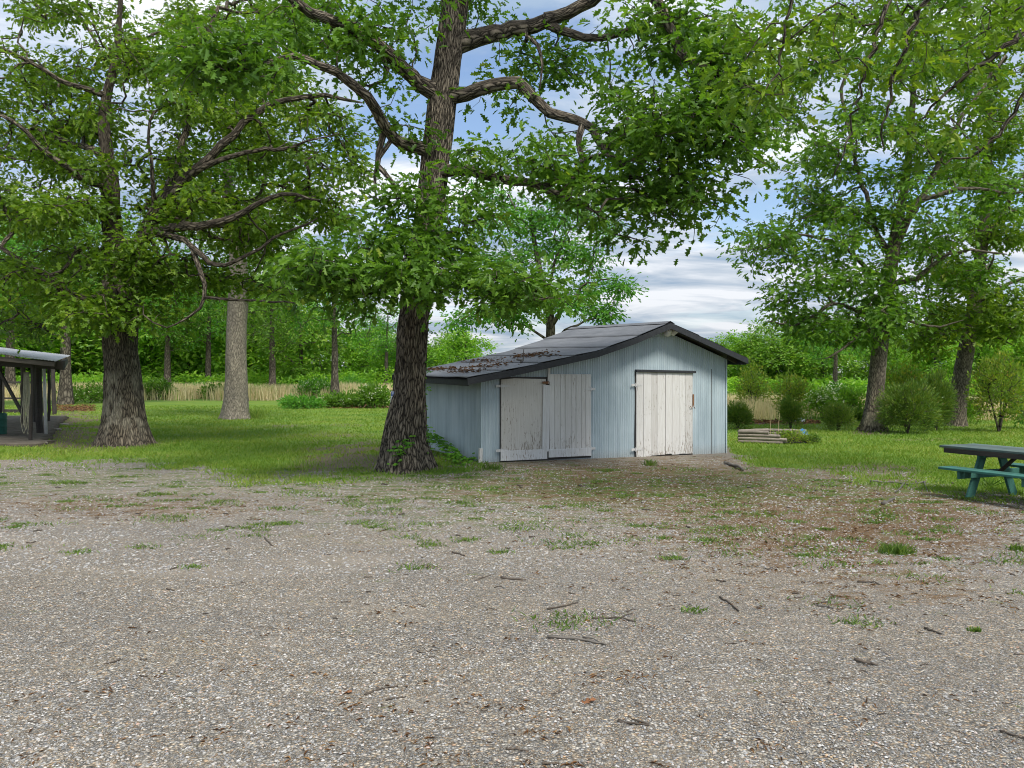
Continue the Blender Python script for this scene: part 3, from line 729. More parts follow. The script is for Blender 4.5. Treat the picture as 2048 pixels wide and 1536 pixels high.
# --- thick spreading oak on the left ------------------------------------------
def pale_left(T, H):
    face = np.clip(-np.sin(T) * 1.1 + .1, 0, 1)                   # the side turned to the yard
    n = fbm(np.cos(T) * 3 + 5, H * 2.4 + np.sin(T), 4)
    return np.clip(2.4 * face * sstep(.46, .56, n) * (np.exp(-((H - .95) / .42) ** 2) + .5 * np.exp(-((H - 1.75) / .22) ** 2)), 0, .9)
LEFT_PADS = [(x, y, rx, ry, int(n * 2.9), dz + 1.0, sp) for x, y, rx, ry, n, dz, sp in [
    (60, 300, 90, 60, 44, 0, 3), (100, 420, 110, 60, 50, -1, 3), (50, 560, 80, 50, 34, -1, 2.5), (190, 630, 85, 34, 34, -2.4, 1), (260, 520, 90, 50, 44, -2, 1.5), (330, 330, 90, 60, 46, 0, 3), (180, 230, 90, 60, 44, 0, 3.5),
    (90, 150, 90, 50, 38, 1, 3.5), (260, 110, 110, 55, 48, 0, 4), (420, 60, 100, 55, 44, 1, 4), (450, 225, 110, 55, 52, 0, 3.5), (560, 300, 95, 45, 46, 0, 3), (640, 225, 65, 45, 30, 0, 3), (690, 330, 55, 60, 28, 0, 2.5),
    (620, 400, 80, 34, 32, -.5, 2.5), (520, 470, 90, 40, 38, -1, 2), (400, 545, 80, 34, 30, -1, 2), (420, 410, 80, 34, 32, -1, 2.5), (300, 610, 40, 30, 14, -2, 1), (-70, 400, 90, 140, 50, -1, 3), (-80, 150, 110, 110, 44, 0, 3),
    (120, 25, 110, 34, 30, 1, 4), (330, 440, 60, 34, 22, -1.5, 1.5), (150, 330, 70, 40, 26, -1.5, 2), (560, 180, 80, 40, 30, 1, 3), (560, 560, 70, 30, 16, -.5, 1.5), (360, 180, 70, 40, 24, -1, 2.5), (560, 40, 90, 40, 30, 2, 3),
    (30, 640, 50, 34, 18, 1, 2), (110, 520, 60, 40, 22, 1.5, 2), (680, 440, 50, 30, 14, .5, 2)]]
traced_oak(31, (250, 890),
    [(250, 892, 98, 0), (250, 868, 88, 0), (249, 840, 80, 0), (247, 790, 72, 0), (245, 740, 66, 0), (241, 690, 62, 0), (240, 640, 68, 0), (240, 590, 72, 0), (238, 540, 52, 0), (228, 480, 38, 0), (221, 420, 34, 0), (221, 370, 32, 0), (214, 310, 24, .2), (208, 240, 20, .3), (214, 190, 18, .4),
     (232, 110, 13, .6), (240, 20, 9, .8), (245, -90, 5, 1)],
    [([(244, 560, 0), (285, 480, -.4), (320, 410, -.6), (340, 385, -.7), (385, 345, -.8), (450, 290, -.8), (525, 215, -.6), (640, 190, -.4), (720, 205, -.2)], 24, 6),
     ([(338, 388, -.7), (355, 330, -.2), (370, 270, .2), (378, 215, .6), (395, 130, 1), (430, 40, 1.4)], 13, 4),
     ([(246, 545, 0), (300, 465, -1.0), (360, 455, -1.6), (430, 445, -1.9), (500, 415, -2.1), (560, 390, -2.2), (640, 400, -2.2)], 17, 5),
     ([(236, 600, 0), (170, 600, -.8), (125, 580, -1.2), (90, 545, -1.5), (40, 520, -1.8), (-30, 470, -2.0)], 17, 6),
     ([(222, 372, 0), (180, 365, -.5), (140, 340, -.9), (90, 305, -1.2), (50, 260, -1.4), (0, 232, -1.6), (-60, 215, -1.7)], 11, 5),
     ([(212, 195, .3), (165, 175, 0), (120, 160, -.3), (60, 125, -.6), (0, 95, -.8), (-60, 70, -1)], 9, 4),
     ([(330, 470, -1.3), (370, 480, -1.7), (400, 510, -2), (432, 530, -2.1), (490, 515, -2.2), (560, 470, -2.3), (640, 440, -2.3)], 9, 4),
     ([(385, 500, -1.9), (410, 570, -2.1), (405, 610, -2.1), (370, 640, -2.1), (330, 655, -2.1)], 7, 3),
     ([(380, 350, -.8), (440, 320, -1.1), (520, 300, -1.3), (580, 292, -1.4), (680, 260, -1.4)], 9, 3),
     ([(310, 430, -.6), (305, 360, -1.0), (295, 290, -1.2), (300, 240, -1.2)], 8, 3),
     ([(222, 330, 0), (190, 300, .6), (150, 290, 1.0), (100, 270, 1.3)], 8, 3),
     ([(410, 605, -2.1), (470, 600, -2.2), (560, 605, -2.3), (610, 600, -2.3)], 5, 2.5)],
    LEFT_PADS, 'thick spreading oak with pale lichen patches on its short trunk, left of the mown lawn', M['bark_left'], M['oak_leaf_yellow'],
    pale=pale_left, flare=.62, ridge=.03, per=13, lsize=.18, tone0=.42, k=100, r0=.0075)

# --- two oaks on the right -----------------------------------------------------
def pale_right(T, H):
    face = np.clip(-np.sin(T) + .3, 0, 1); n = fbm(np.cos(T) * 4, H * 5, 3)
    band = sstep(.28, .36, H + .15 * (n - .5)) * (1 - sstep(.72, .80, H + .2 * (n - .5)))
    strip = sstep(1.7, 1.9, H) * (1 - sstep(2.5, 2.7, H)) * sstep(.55, .85, np.cos(T) + .6 * (n - .5))
    return np.clip(face * .8 * band + .75 * strip * face, 0, .85)
RP1 = [(1560, 480, 80, 50, 42, 0, 2), (1640, 560, 90, 60, 60, -.5, 2.5), (1700, 470, 90, 60, 60, -.5, 2.5), (1580, 640, 60, 24, 24, -1, 1), (1690, 650, 90, 40, 54, -1, 2), (1800, 620, 80, 50, 54, -1, 2), (1660, 400, 90, 50, 52, 0, 3), (1760, 380, 90, 60, 60, -.5, 3),
       (1640, 300, 90, 60, 54, .5, 3), (1740, 250, 100, 60, 60, 0, 3.5), (1850, 300, 100, 70, 66, 0, 3), (1930, 400, 100, 70, 60, 0, 3), (1860, 490, 90, 60, 58, -.5, 2.5), (1960, 540, 90, 50, 44, 0, 2), (1580, 200, 70, 60, 42, 1, 3), (1660, 130, 100, 60, 52, 1, 3.5),
       (1780, 110, 110, 70, 60, 1, 3.5), (1900, 140, 110, 80, 60, 1, 3), (1990, 230, 80, 90, 48, 1, 3), (1850, 20, 140, 60, 50, 2, 3), (1660, 30, 110, 50, 40, 2, 3), (1500, 520, 30, 24, 10, .3, .6), (1540, 610, 40, 20, 14, -.4, .8), (1740, 560, 70, 40, 36, -1.5, 1)]
traced_oak(41, (1745, 862),
    [(1745, 864, 58, 0), (1747, 845, 44, 0), (1750, 800, 34, 0), (1755, 740, 31, 0), (1760, 690, 30, 0), (1768, 630, 29, 0), (1775, 580, 28, 0), (1782, 530, 27, 0), (1790, 480, 24, 0), (1800, 420, 19, .1), (1815, 340, 15, .2), (1822, 250, 12, .4), (1830, 140, 9, .6), (1835, 20, 6, .8)],
    [([(1786, 495, 0), (1815, 440, -.5), (1842, 395, -.8), (1875, 330, -1.0), (1910, 260, -1.1), (1955, 190, -1.2), (2010, 110, -1.2)], 12, 5),
     ([(1782, 520, 0), (1755, 470, .3), (1735, 400, .5), (1712, 330, .7), (1700, 260, .8), (1680, 180, 1)], 9, 4),
     ([(1778, 560, 0), (1740, 545, -.6), (1700, 500, -1), (1650, 480, -1.2), (1590, 470, -1.3), (1530, 490, -1.4)], 8, 3),
     ([(1765, 660, 0), (1730, 665, -.7), (1690, 690, -1.2), (1650, 720, -1.5)], 7, 3),
     ([(1770, 620, 0), (1720, 625, -.5), (1660, 610, -1.2), (1590, 650, -1.6), (1530, 640, -1.8)], 7, 3),
     ([(1776, 575, 0), (1830, 560, -.5), (1880, 520, -1), (1940, 500, -1.4), (2010, 510, -1.7)], 8, 4),
     ([(1836, 405, -.8), (1890, 385, -1.2), (1950, 375, -1.4), (2020, 385, -1.5), (2090, 380, -1.6)], 7, 3),
     ([(1772, 605, 0), (1815, 640, -.8), (1870, 655, -1.2), (1930, 640, -1.5)], 6, 3)],
    RP1, 'oak right of the shed with a pale bare patch round the foot of its trunk', M['bark_right'], M['oak_leaf'],
    pale=pale_right, flare=.6, ridge=.008, per=12, lsize=.22, spread=.22, tone0=.5, k=56, mult=1.6)
RP2 = [(1960, 600, 90, 40, 44, 0, 2), (1900, 640, 70, 40, 36, -.5, 2), (2040, 620, 80, 50, 44, -.5, 2), (1900, 540, 80, 50, 44, 0, 2.5), (2010, 480, 100, 60, 54, 0, 3), (2080, 380, 110, 80, 54, 0, 3), (1950, 340, 100, 60, 50, .5, 3), (2060, 250, 110, 80, 50, .5, 3),
       (1970, 120, 120, 80, 54, 1, 3), (2090, 90, 120, 80, 44, 1, 3), (2010, 10, 120, 50, 40, 1, 3), (1840, 690, 60, 24, 20, -1, 1), (1990, 660, 60, 24, 22, -1, 1)]
traced_oak(43, (1912, 853),
    [(1912, 855, 44, 0), (1913, 835, 36, 0), (1918, 790, 34, 0), (1925, 740, 31, 0), (1934, 690, 29, 0), (1943, 640, 27, 0), (1952, 580, 26, 0), (1960, 520, 23, 0), (1968, 440, 19, .2), (1975, 340, 15, .3), (1980, 220, 11, .5), (1985, 80, 7, .8)],
    [([(1948, 610, 0), (1985, 590, -.4), (2030, 560, -.8), (2090, 555, -1.2)], 8, 4), ([(1955, 560, 0), (1915, 520, .4), (1880, 470, .8), (1850, 420, 1)], 8, 3),
     ([(1962, 500, 0), (2000, 430, -.4), (2040, 360, -.8), (2090, 290, -1)], 9, 4), ([(1940, 655, 0), (1900, 665, -.6), (1850, 680, -1.1)], 6, 3), ([(1942, 650, 0), (1985, 670, -.6), (2030, 690, -1.1)], 6, 3)],
    RP2, 'grey-barked oak leaning to the right behind the tall bush near the right edge', M['bark_right'], M['oak_leaf_yellow'], flare=.3, ridge=.007, per=12, lsize=.22, spread=.23, tone0=.5, k=56, mult=2.1)

# --- grey oak on the lawn between the thick oak and the leaning oak ---------------
GP = [(470, 330, 150, 90, 110, 0, 4), (380, 420, 90, 60, 50, 0, 3), (560, 420, 90, 60, 54, 0, 3), (480, 200, 170, 80, 90, 0, 4), (330, 540, 70, 34, 26, -1, 2), (590, 530, 70, 34, 26, -1, 2), (480, 80, 150, 60, 60, 0, 4)]
traced_oak(47, (471, 838),
    [(471, 840, 60, 0), (471, 818, 50, 0), (472, 770, 44, 0), (472, 700, 40, 0), (474, 640, 39, 0), (477, 570, 37, 0), (474, 500, 32, 0), (465, 450, 26, 0), (458, 380, 20, 0), (452, 300, 14, 0), (450, 180, 8, 0)],
    [([(478, 520, 0), (500, 470, -.2), (514, 420, -.3), (530, 360, -.4), (560, 290, -.5)], 13, 5), ([(472, 480, 0), (430, 430, .4), (390, 380, .8), (340, 340, 1)], 8, 3), ([(470, 560, 0), (420, 560, -.8), (370, 545, -1.4), (330, 550, -1.8)], 6, 2.5),
     ([(480, 560, 0), (530, 555, -.8), (590, 530, -1.4)], 6, 2.5)],
    GP, 'straight oak with pale grey trunk alone on the lawn left of the leaning oak', M['bark_grey'], M['oak_leaf'], flare=.35, ridge=.007, per=11, lsize=.22, spread=.30, shape=MID, tone0=.5, k=56, step=.4, mult=2.0)

# --- oak behind the shed ------------------------------------------------------------
BP = [(1000, 430, 75, 55, 70, 0, 2.5), (1100, 420, 80, 50, 70, 0, 2.5), (960, 520, 50, 50, 36, 0, 2), (1060, 510, 80, 50, 60, 0, 2.5), (1160, 510, 70, 50, 56, 0, 2.5), (1210, 590, 55, 40, 40, -.5, 2), (1130, 600, 60, 40, 40, -1, 2), (1020, 610, 60, 40, 36, -1, 2), (950, 640, 50, 30, 26, -.5, 1.5),
      (1190, 450, 50, 34, 26, 0, 2), (1040, 640, 50, 24, 24, -1.5, 1), (1215, 625, 45, 16, 18, -1, 1), (980, 385, 40, 24, 20, 0, 1.5)]
def oak_behind():
    global at
    b0 = np.array([(1098 - 1024) / F * 38, 38.0, 0.0]); keep = at
    at = lambda *a: b0
    traced_oak(53, (0, 0), [(1098, 832, 34, 0), (1098, 800, 24, 0), (1099, 740, 21, 0), (1100, 690, 19, 0), (1101, 650, 18, 0), (1095, 600, 16, 0), (1082, 550, 12, 0), (1070, 490, 9, 0), (1060, 420, 6, 0)],
        [([(1100, 640, 0), (1085, 585, -.4), (1058, 560, -.6), (1010, 545, -.8), (960, 575, -1)], 8, 3), ([(1100, 660, 0), (1130, 610, -.4), (1170, 570, -.6), (1215, 560, -.8)], 7, 3), ([(1092, 590, 0), (1110, 520, .3), (1140, 460, .6)], 6, 3),
         ([(1098, 690, 0), (1130, 660, -.8), (1180, 640, -1.3), (1230, 630, -1.6)], 5, 2), ([(1100, 680, 0), (1050, 650, -.8), (990, 650, -1.3)], 5, 2)],
        BP, 'bright green oak rising behind the shed roof', M['bark_far'], M['bright_leaf'], flare=.2, ridge=.005, per=12, lsize=.21, spread=.28, shape=MID, tone0=.42, k=40, okz=4.5, step=.4, mult=1.8)
    at = keep
oak_behind()

# --- oak outside the right edge whose thin branches hang into the picture ------------------
def overhanging_oak():
    rng = np.random.default_rng(61); b = np.array([10.6, 11.5, 0.0])
    root = empty('oak_tree', b, 'near oak whose thin dark branches hang down in the top right corner', 'tree')
    pts = np.array([[10.6, 11.5, -.1], [10.6, 11.5, .4], [10.55, 11.4, 2], [10.5, 11.3, 4.5], [10.3, 11.2, 7], [10.2, 11, 10], [10.2, 11, 12]]); rad = np.array([.5, .38, .32, .28, .22, .14, .06])
    tc = Chunks(); trunk_mesh(tc, pts, rad, 48, .1, .012, 24, .4, 3.3)
    sk = Skeleton(); tids = sk.path(pts, rad, ok=False, draw=False)
    def near(ids, p): return ids[int(np.argmin(np.linalg.norm(sk.pos[ids] - p, axis=1)))]
    W = lambda tr: np.array([P(x, y, dd) for x, y, dd in tr])
    lim = [(W([(2350, -60, 10.6), (2200, 0, 10.2), (2090, 40, 10.0), (2035, 75, 9.8), (1985, 115, 9.8), (1930, 155, 9.9), (1880, 195, 10.1), (1830, 250, 10.3)]), .055, .014),
           (W([(2300, -300, 10.4), (2080, -250, 9.6), (1930, -110, 9.4), (1850, 10, 9.3), (1812, 90, 9.3), (1790, 150, 9.4), (1775, 225, 9.5), (1770, 300, 9.6)]), .05, .010),
           (W([(2250, -420, 10.2), (1980, -360, 9.5), (1830, -180, 9.4), (1772, 5, 9.3), (1750, 90, 9.3), (1715, 185, 9.4), (1700, 262, 9.5), (1664, 365, 9.6)]), .045, .007),
           (W([(2340, 60, 10.6), (2180, 60, 10.0), (2080, 140, 9.8), (2020, 240, 9.8), (1960, 300, 9.9), (1890, 330, 10)]), .045, .010),
           (W([(2250, -420, 10.2), (1900, -420, 9.2), (1700, -240, 9.0), (1600, -60, 9.0), (1570, 60, 9.1), (1560, 150, 9.2)]), .04, .010)]
    ids = []
    for li, (q, r0, r1) in enumerate(lim): ids += sk.path(q, np.linspace(r0, r1, len(q)), near(tids, q[0]), True, li, True, .2, .02, rng)
    att = pads_to_points([(1620, 70, 90, 50, 26, -2.0, .8), (1570, 170, 60, 60, 26, -2.1, .6), (1700, 40, 80, 40, 16, -2.0, .8), (1840, 60, 90, 60, 16, -2, .8), (1960, 110, 80, 80, 18, -1.6, .7), (2020, 240, 60, 60, 14, -1.6, .6), (1900, 260, 80, 60, 10, -1.4, .6), (1540, 90, 40, 60, 12, -2.2, .4),
                           (2000, 20, 80, 40, 18, -2, .8), (1780, 180, 40, 60, 5, -2, .4)], rng, 11.5)
    att = np.vstack([att, crown_points(rng, 160, (10.5, 11, 10.2), (3.2, 3.2, 1.8))])
    sk.grow(att, rng, .2, .05, .06)
    cc = Chunks(); leaf_cluster(cc, att, rng, 9, .16, .15, OAK, np.clip(.5 + .25 * rng.standard_normal(len(att)), 0, 1))
    finish_tree(root, b, sk, tc, cc, M['bark_brown'], M['oak_leaf_yellow'], .0042, .40)
overhanging_oak()

# --- oaks further back on the left, and the woods ------------------------------------------
def proto_tree(seed, h, cr, clear, tr, natt, per, lsize, shape, leafmat, bark, spread, step=.5, shell=.42, kk=20, flat=1.0):
    rng = np.random.default_rng(seed); root = empty('oak_tree' if clear > 1.5 else 'woodland_tree', (0, 0, 0), 'tree', 'tree')
    lean = rng.normal(size=2) * .03 * h
    pts = np.array([[lean[0] * t * t, lean[1] * t * t, h * .86 * t - .15 * (t == 0)] for t in np.linspace(0, 1, 8)]); rad = tr * (1 - np.linspace(0, 1, 8)) ** .8 + .02; rad[0] *= 1.35
    tc = Chunks(); trunk_mesh(tc, pts, rad, kk, .25, .006, 12, .25, seed)
    sk = Skeleton(); sk.path(pts, rad, ok=lambda p: p[2] > clear * .9, draw=False)
    cz = (clear + h) / 2; rz = (h - clear) / 2
    att = crown_points(rng, natt, (lean[0] * .4, lean[1] * .4, cz), (cr, cr, rz), .28 * cr / 3, 8, shell)
    att = att[att[:, 2] > clear * .8]
    sk.grow(att, rng, step, .10, .15)
    cc = Chunks(); leaf_cluster(cc, att, rng, per, spread, lsize, shape, np.clip(.45 + .25 * rng.standard_normal(len(att)), 0, 1), flat=.7)
    finish_tree(root, np.zeros(3), sk, tc, cc, bark, leafmat, .009, .42, True)
    return root
def put(proto, first, px, d, rz, sc, label, group=None, name=None):
    x = (px - 1024) / F * d; loc = (x, d, float(ground_z(x, d)))
    if proto not in first:
        first.add(proto); o = proto; o.location = loc; o.rotation_euler.z = rz; o.scale = sc if hasattr(sc, '__len__') else (sc,) * 3; o['label'] = label
        if group: o['group'] = group
    else: o = copy_tree(proto, loc, rz, sc, label, group)
    if name: o.name = name
    return o
USED = set()
oakA = proto_tree(71, 15, 5.2, 4.6, .40, 620, 8, .30, MID, M['oak_leaf'], M['bark_far'], .34)
oakB = proto_tree(72, 14, 4.6, 4.2, .34, 520, 8, .30, MID, M['bright_leaf'], M['bark_far'], .34)
woodA = proto_tree(73, 8, 3.0, .3, .16, 620, 9, .36, OVAL, M['wood_leaf'], M['bark_far'], .36, shell=.3)
woodB = proto_tree(74, 9, 3.3, .5, .18, 640, 9, .36, OVAL, M['fresh_leaf'], M['bark_far'], .38, shell=.3)
woodC = proto_tree(75, 8.5, 3.1, .4, .18, 620, 9, .34, OVAL, M['wood_leaf'], M['bark_far'], .36, shell=.3)
for o in (oakA, oakB, woodA, woodB, woodC): o['category'] = 'tree'
put(oakA, USED, 131, 56, .3, 1.0, 'dark-trunked oak standing behind the open pole shed', None, 'oak_tree')
put(oakB, USED, 670, 66, 1.2, (.95, .95, 1.0), 'slim grey-trunked oak rising behind the white flowering shrubs', None, 'oak_tree')
put(oakA, USED, 545, 88, 2.0, 1.0, 'dark slim oak in the dry grass between the grey oak and the flowering shrubs', None, 'oak_tree')
put(oakB, USED, 772, 95, 2.6, .85, 'small pale-trunked tree far back, just left of the leaning oak trunk', None, 'oak_tree')
put(oakA, USED, 335, 92, 4.0, 1.05, 'thin dark tree far back, just right of the thick lichened oak', None, 'oak_tree')
put(oakB, USED, 1670, 62, 3.1, .62, 'small grey-trunked tree far behind, left of the oak with the pale patch', None, 'oak_tree')
put(oakA, USED, 20, 70, 5.0, 1.1, 'tall oak behind the open pole shed at the far left edge', None, 'oak_tree')
put(oakB, USED, 262, 60, 0.7, 1.05, 'oak hidden behind the thick lichened oak, only its crown showing', None, 'oak_tree')
put(oakA, USED, 482, 64, 3.6, 1.1, 'oak directly behind the pale grey oak, only its crown showing', None, 'oak_tree')
put(oakB, USED, 416, 96, 4.4, 1.15, 'thin dark tree far back between the thick oak and the pale grey oak', None, 'oak_tree')
put(oakB, USED, -60, 52, 5.4, 1.1, 'oak mostly outside the left edge, behind the open pole shed', None, 'oak_tree')
wr = np.random.default_rng(99)
LW = 'leafy tree in the wood beyond the dry grass, left of the shed'
RW = 'leafy tree in the wood beyond the dry grass, right of the shed'
woods = [woodA, woodB, woodC]
for i in range(30):
    px = -130 + i * 37 + wr.normal() * 12; d = 100 + wr.random() * 26
    big = np.interp(px, [-150, 300, 560, 700, 830, 1000], [2.2, 2.0, 1.6, 1.12, .98, .98])
    put(woods[int(wr.integers(3)) if i > 2 else i], USED, px, d, wr.random() * 6, (big * (1.05 + .2 * wr.random()), big * (1.05 + .2 * wr.random()), big * (.8 + .3 * wr.random())), LW, 'trees of the wood left of the shed', 'woodland_tree')
for i in range(24):
    px = 1370 + i * 34 + wr.normal() * 10; d = 72 + wr.random() * 26
    if 1672 < px < 1735: d = 105
    hgt = .62 + .30 * wr.random()
    put(woods[int(wr.integers(3))], USED, px, d, wr.random() * 6, (.95, .95, hgt * (1.0 if px < 1750 else 1.25)), RW, 'trees of the wood right of the shed', 'woodland_tree')

# --- shrubs ----------------------------------------------------------------------------------
def shrub(name, loc, w, h, seed, leafmat, shape, lsize, n, per, label, group=None, flowers=0, wid=1.0, upright=.4, bark=None, cat='shrub'):
    rng = np.random.default_rng(seed); b = np.array([loc[0], loc[1], float(ground_z(loc[0], loc[1]))])
    root = empty(name, b, label, cat, group)
    sk = Skeleton(); tids = []
    for k in range(5):
        a = rng.random() * 6.28; q = np.array([[0, 0, -.05], [.06 * w * math.cos(a), .06 * w * math.sin(a), .2 * h], [.2 * w * math.cos(a), .2 * w * math.sin(a), .62 * h]])
        tids += sk.path(q, np.array([.012, .01, .006]) * (1 + h), -1, True, -1, True, .15)
    u = rand_dir(rng, n, -.75, 1) * (rng.random(n) ** .4)[:, None]
    lump = 1 + .35 * (vnoise(u[:, 0] * 2.5 + seed, u[:, 1] * 2.5 + u[:, 2] * 2) - .5) * 2
    att = u * lump[:, None] * np.array([w / 2, w / 2, h * .5]) + np.array([0, 0, h * .52])
    att = att[att[:, 2] > .04]
    sk.grow(att, rng, .14, .03, .1, .15)
    cc = Chunks()
    t = np.clip(.45 + .25 * rng.standard_normal(len(att)), 0, 1)
    idx = np.repeat(np.arange(len(att)), per); off = rng.normal(size=(len(idx), 3)) * (lsize * .7)
    dv = off + (att[idx] - np.array([0, 0, h * .25])) * .25 / max(w, .3) + np.array([0, 0, upright * lsize]) + rand_dir(rng, len(idx)) * lsize * .4
    leaves(cc, att[idx] + off, dv, rand_dir(rng, len(idx), -.2, 1) + np.array([0, 0, .3]), lsize * (.6 + .7 * rng.random(len(idx))), shape, rng, np.clip(t[idx] * .55 + .45 * rng.random(len(idx)), 0, 1), 0, wid)
    ms = sk.meshes(.004, .4, (3, 4, 5))
    st = Chunks()
    for ch in ms.values():
        st.V += ch.V; st.F += [f + st.nv for f in ch.F]; st.nv += ch.nv; st.uv += ch.uv; st.rnd += ch.rnd; st.mi += ch.mi; st.pale += ch.pale
    st.build('stem', bark or M['bark_far'], root, True); cc.build('foliage', leafmat, root)
    if flowers:
        fc = Chunks(); top = att[np.argsort(-att[:, 2] - .6 * np.linalg.norm(att[:, :2], axis=1) - rng.random(len(att)) * h * .5)[:flowers]]
        id2 = np.repeat(np.arange(len(top)), 5); o2 = rng.normal(size=(len(id2), 3)) * .05
        leaves(fc, top[id2] * 1.06 + o2, rand_dir(rng, len(id2), -.2, .8), rand_dir(rng, len(id2), .2, 1), .09, OVAL, rng)
        fc.build('blossom', M['flower'], root)
    return root
def shrub_px(name, px, py, wpx, hpx, *a, **k):
    g = at(px, py); s = g[1] / F
    return shrub(name, g, wpx * s, hpx * s, *a, **k)
CED = dict(wid=1.3, upright=.6)
shrub_px('evergreen_shrub', 1475, 858, 52, 46, 101, M['cedar_leaf'], NEEDLE, .095, 420, 12, 'low dark evergreen shrub on the lawn against the right corner of the shed', **CED)
shrub_px('evergreen_shrub', 1581, 859, 40, 58, 102, M['cedar_leaf'], NEEDLE, .095, 420, 12, 'narrow dark evergreen shrub behind the log raised bed', **CED)
shrub_px('evergreen_shrub', 1677, 861, 54, 50, 103, M['cedar_leaf'], NEEDLE, .095, 420, 12, 'rounded evergreen shrub left of the oak with the pale patch', **CED)
shrub_px('evergreen_shrub', 1815, 867, 92, 100, 104, M['cedar_leaf'], NEEDLE, .11, 900, 13, 'broad bushy evergreen between the two right-hand oak trunks', **CED)
shrub_px('evergreen_shrub', 1872, 862, 58, 112, 105, M['cedar_leaf'], NEEDLE, .11, 680, 13, 'tall narrow evergreen right beside the leaning grey oak', **CED)
shrub_px('sapling', 1998, 864, 112, 150, 106, M['rusty_leaf'], OVAL, .10, 620, 7, 'loose bush with rust-tinted young leaves near the right edge', cat='bush')
shrub_px('flowering_shrub', 680, 815, 90, 24, 111, M['oak_leaf'], OVAL, .20, 300, 7, 'low white-flowering shrub at the foot of the slim grey-trunked oak', flowers=50)
shrub_px('flowering_shrub', 746, 816, 70, 40, 112, M['oak_leaf'], OVAL, .20, 320, 7, 'white-flowering shrub just left of the sign on the leaning oak', flowers=80)
shrub_px('green_shrub', 600, 817, 90, 18, 113, M['bright_leaf'], OVAL, .18, 260, 7, 'low plain green clump at the left end of the mulch bed')
shrub_px('flowering_shrub', 630, 800, 70, 40, 114, M['bright_leaf'], OVAL, .22, 240, 7, 'pale flowering shrub in the dry grass behind the mulch bed', flowers=90)
shrub_px('green_shrub', 312, 799, 75, 36, 115, M['oak_leaf'], OVAL, .24, 240, 7, 'dark green shrub at the lawn edge, right of the thick lichened oak', flowers=20)
shrub_px('green_shrub', 180, 806, 110, 34, 116, M['oak_leaf'], OVAL, .22, 260, 7, 'dark green shrub left of the thick lichened oak', flowers=30)
shrub_px('green_shrub', 428, 798, 50, 26, 117, M['oak_leaf'], OVAL, .24, 160, 7, 'small dark shrub against the left side of the grey oak trunk')
shrub_px('flowering_shrub', 1645, 838, 64, 56, 118, M['fresh_leaf'], OVAL, .14, 260, 6, 'sparse shrub with white blossom behind the rounded evergreen', flowers=130)
shrub_px('flowering_shrub', 1672, 828, 44, 60, 119, M['bright_leaf'], OVAL, .14, 240, 6, 'taller white-blossomed shrub further back, left of the pale-patched oak', flowers=90)
shrub_px('sapling', 1505, 830, 70, 100, 120, M['rusty_leaf'], OVAL, .13, 320, 6, 'orange-tinted sapling in the dry grass right of the shed', cat='bush')
shrub_px('sapling', 1585, 834, 70, 85, 121, M['rusty_leaf'], OVAL, .13, 320, 6, 'yellow-tinted sapling behind the narrow evergreen', cat='bush')
shrub_px('sapling', 1700, 836, 60, 60, 122, M['fresh_leaf'], OVAL, .13, 260, 6, 'yellow-green bush touching the left side of the pale-patched oak', cat='bush')
shrub_px('sapling', 1812, 846, 90, 120, 123, M['rusty_leaf'], OVAL, .13, 380, 6, 'rust-topped bush behind the broad evergreen', cat='bush')
shrub_px('green_shrub', 1712, 842, 40, 14, 124, M['weed'], OVAL, .16, 120, 6, 'low bluish-green clump at the left foot of the pale-patched oak')
shrub_px('sapling', 1925, 845, 60, 40, 125, M['fresh_leaf'], OVAL, .13, 200, 6, 'small yellow-green bush right of the foot of the leaning grey oak', cat='bush')
shrub_px('sapling', 2055, 858, 60, 90, 126, M['bright_leaf'], OVAL, .13, 260, 6, 'green bush cut by the right edge of the picture', cat='bush')
for k_, (px_, py_, w_, h_) in enumerate([(395, 792, 60, 22), (520, 796, 50, 20), (575, 788, 40, 30), (355, 786, 50, 34), (705, 790, 60, 34), (455, 788, 44, 26)]):
    shrub_px('field_bush', px_, py_, w_, h_, 140 + k_, M['fresh_leaf' if k_ % 2 else 'bright_leaf'], OVAL, .26, 150, 6, ['low bright bush in the dry grass left of the pale grey oak', 'small yellowish bush in the dry grass right of the pale grey oak', 'round bright bush in the dry grass beside the dark slim oak',
        'taller yellowish bush in the dry grass behind the lawn-edge shrub', 'bright bush in the dry grass behind the slim grey-trunked oak', 'small yellowish bush half hidden by the pale grey oak'][k_], cat='bush')
# understorey of the woods: one mass
def understorey():
    rng = np.random.default_rng(130); c = Chunks()
    for (x0, x1, d0, d1, hh, n) in ((-200, 1010, 92, 112, 2.6, 26000), (1340, 2200, 66, 80, 1.6, 16000)):
        px = x0 + (x1 - x0) * rng.random(n); d = d0 + (d1 - d0) * rng.random(n) ** 1.3; x = (px - 1024) / F * d
        top = hh * (.35 + 1.1 * fbm(x * .35, d * .35, 3)); z = top * rng.random(n) ** .7
        leaves(c, np.stack([x, d, z], 1), rand_dir(rng, n, -.3, .9), rand_dir(rng, n, .1, 1), .45 * (.6 + .6 * rng.random(n)), OVAL, rng, np.clip(.6 * fbm(x * .5, d * .5, 3) + .5 * rng.random(n), 0, 1))
    tag(c.build('understorey', M['wood_leaf']), 'leafy undergrowth along the foot of the woods', 'undergrowth', kind='stuff')
understorey()

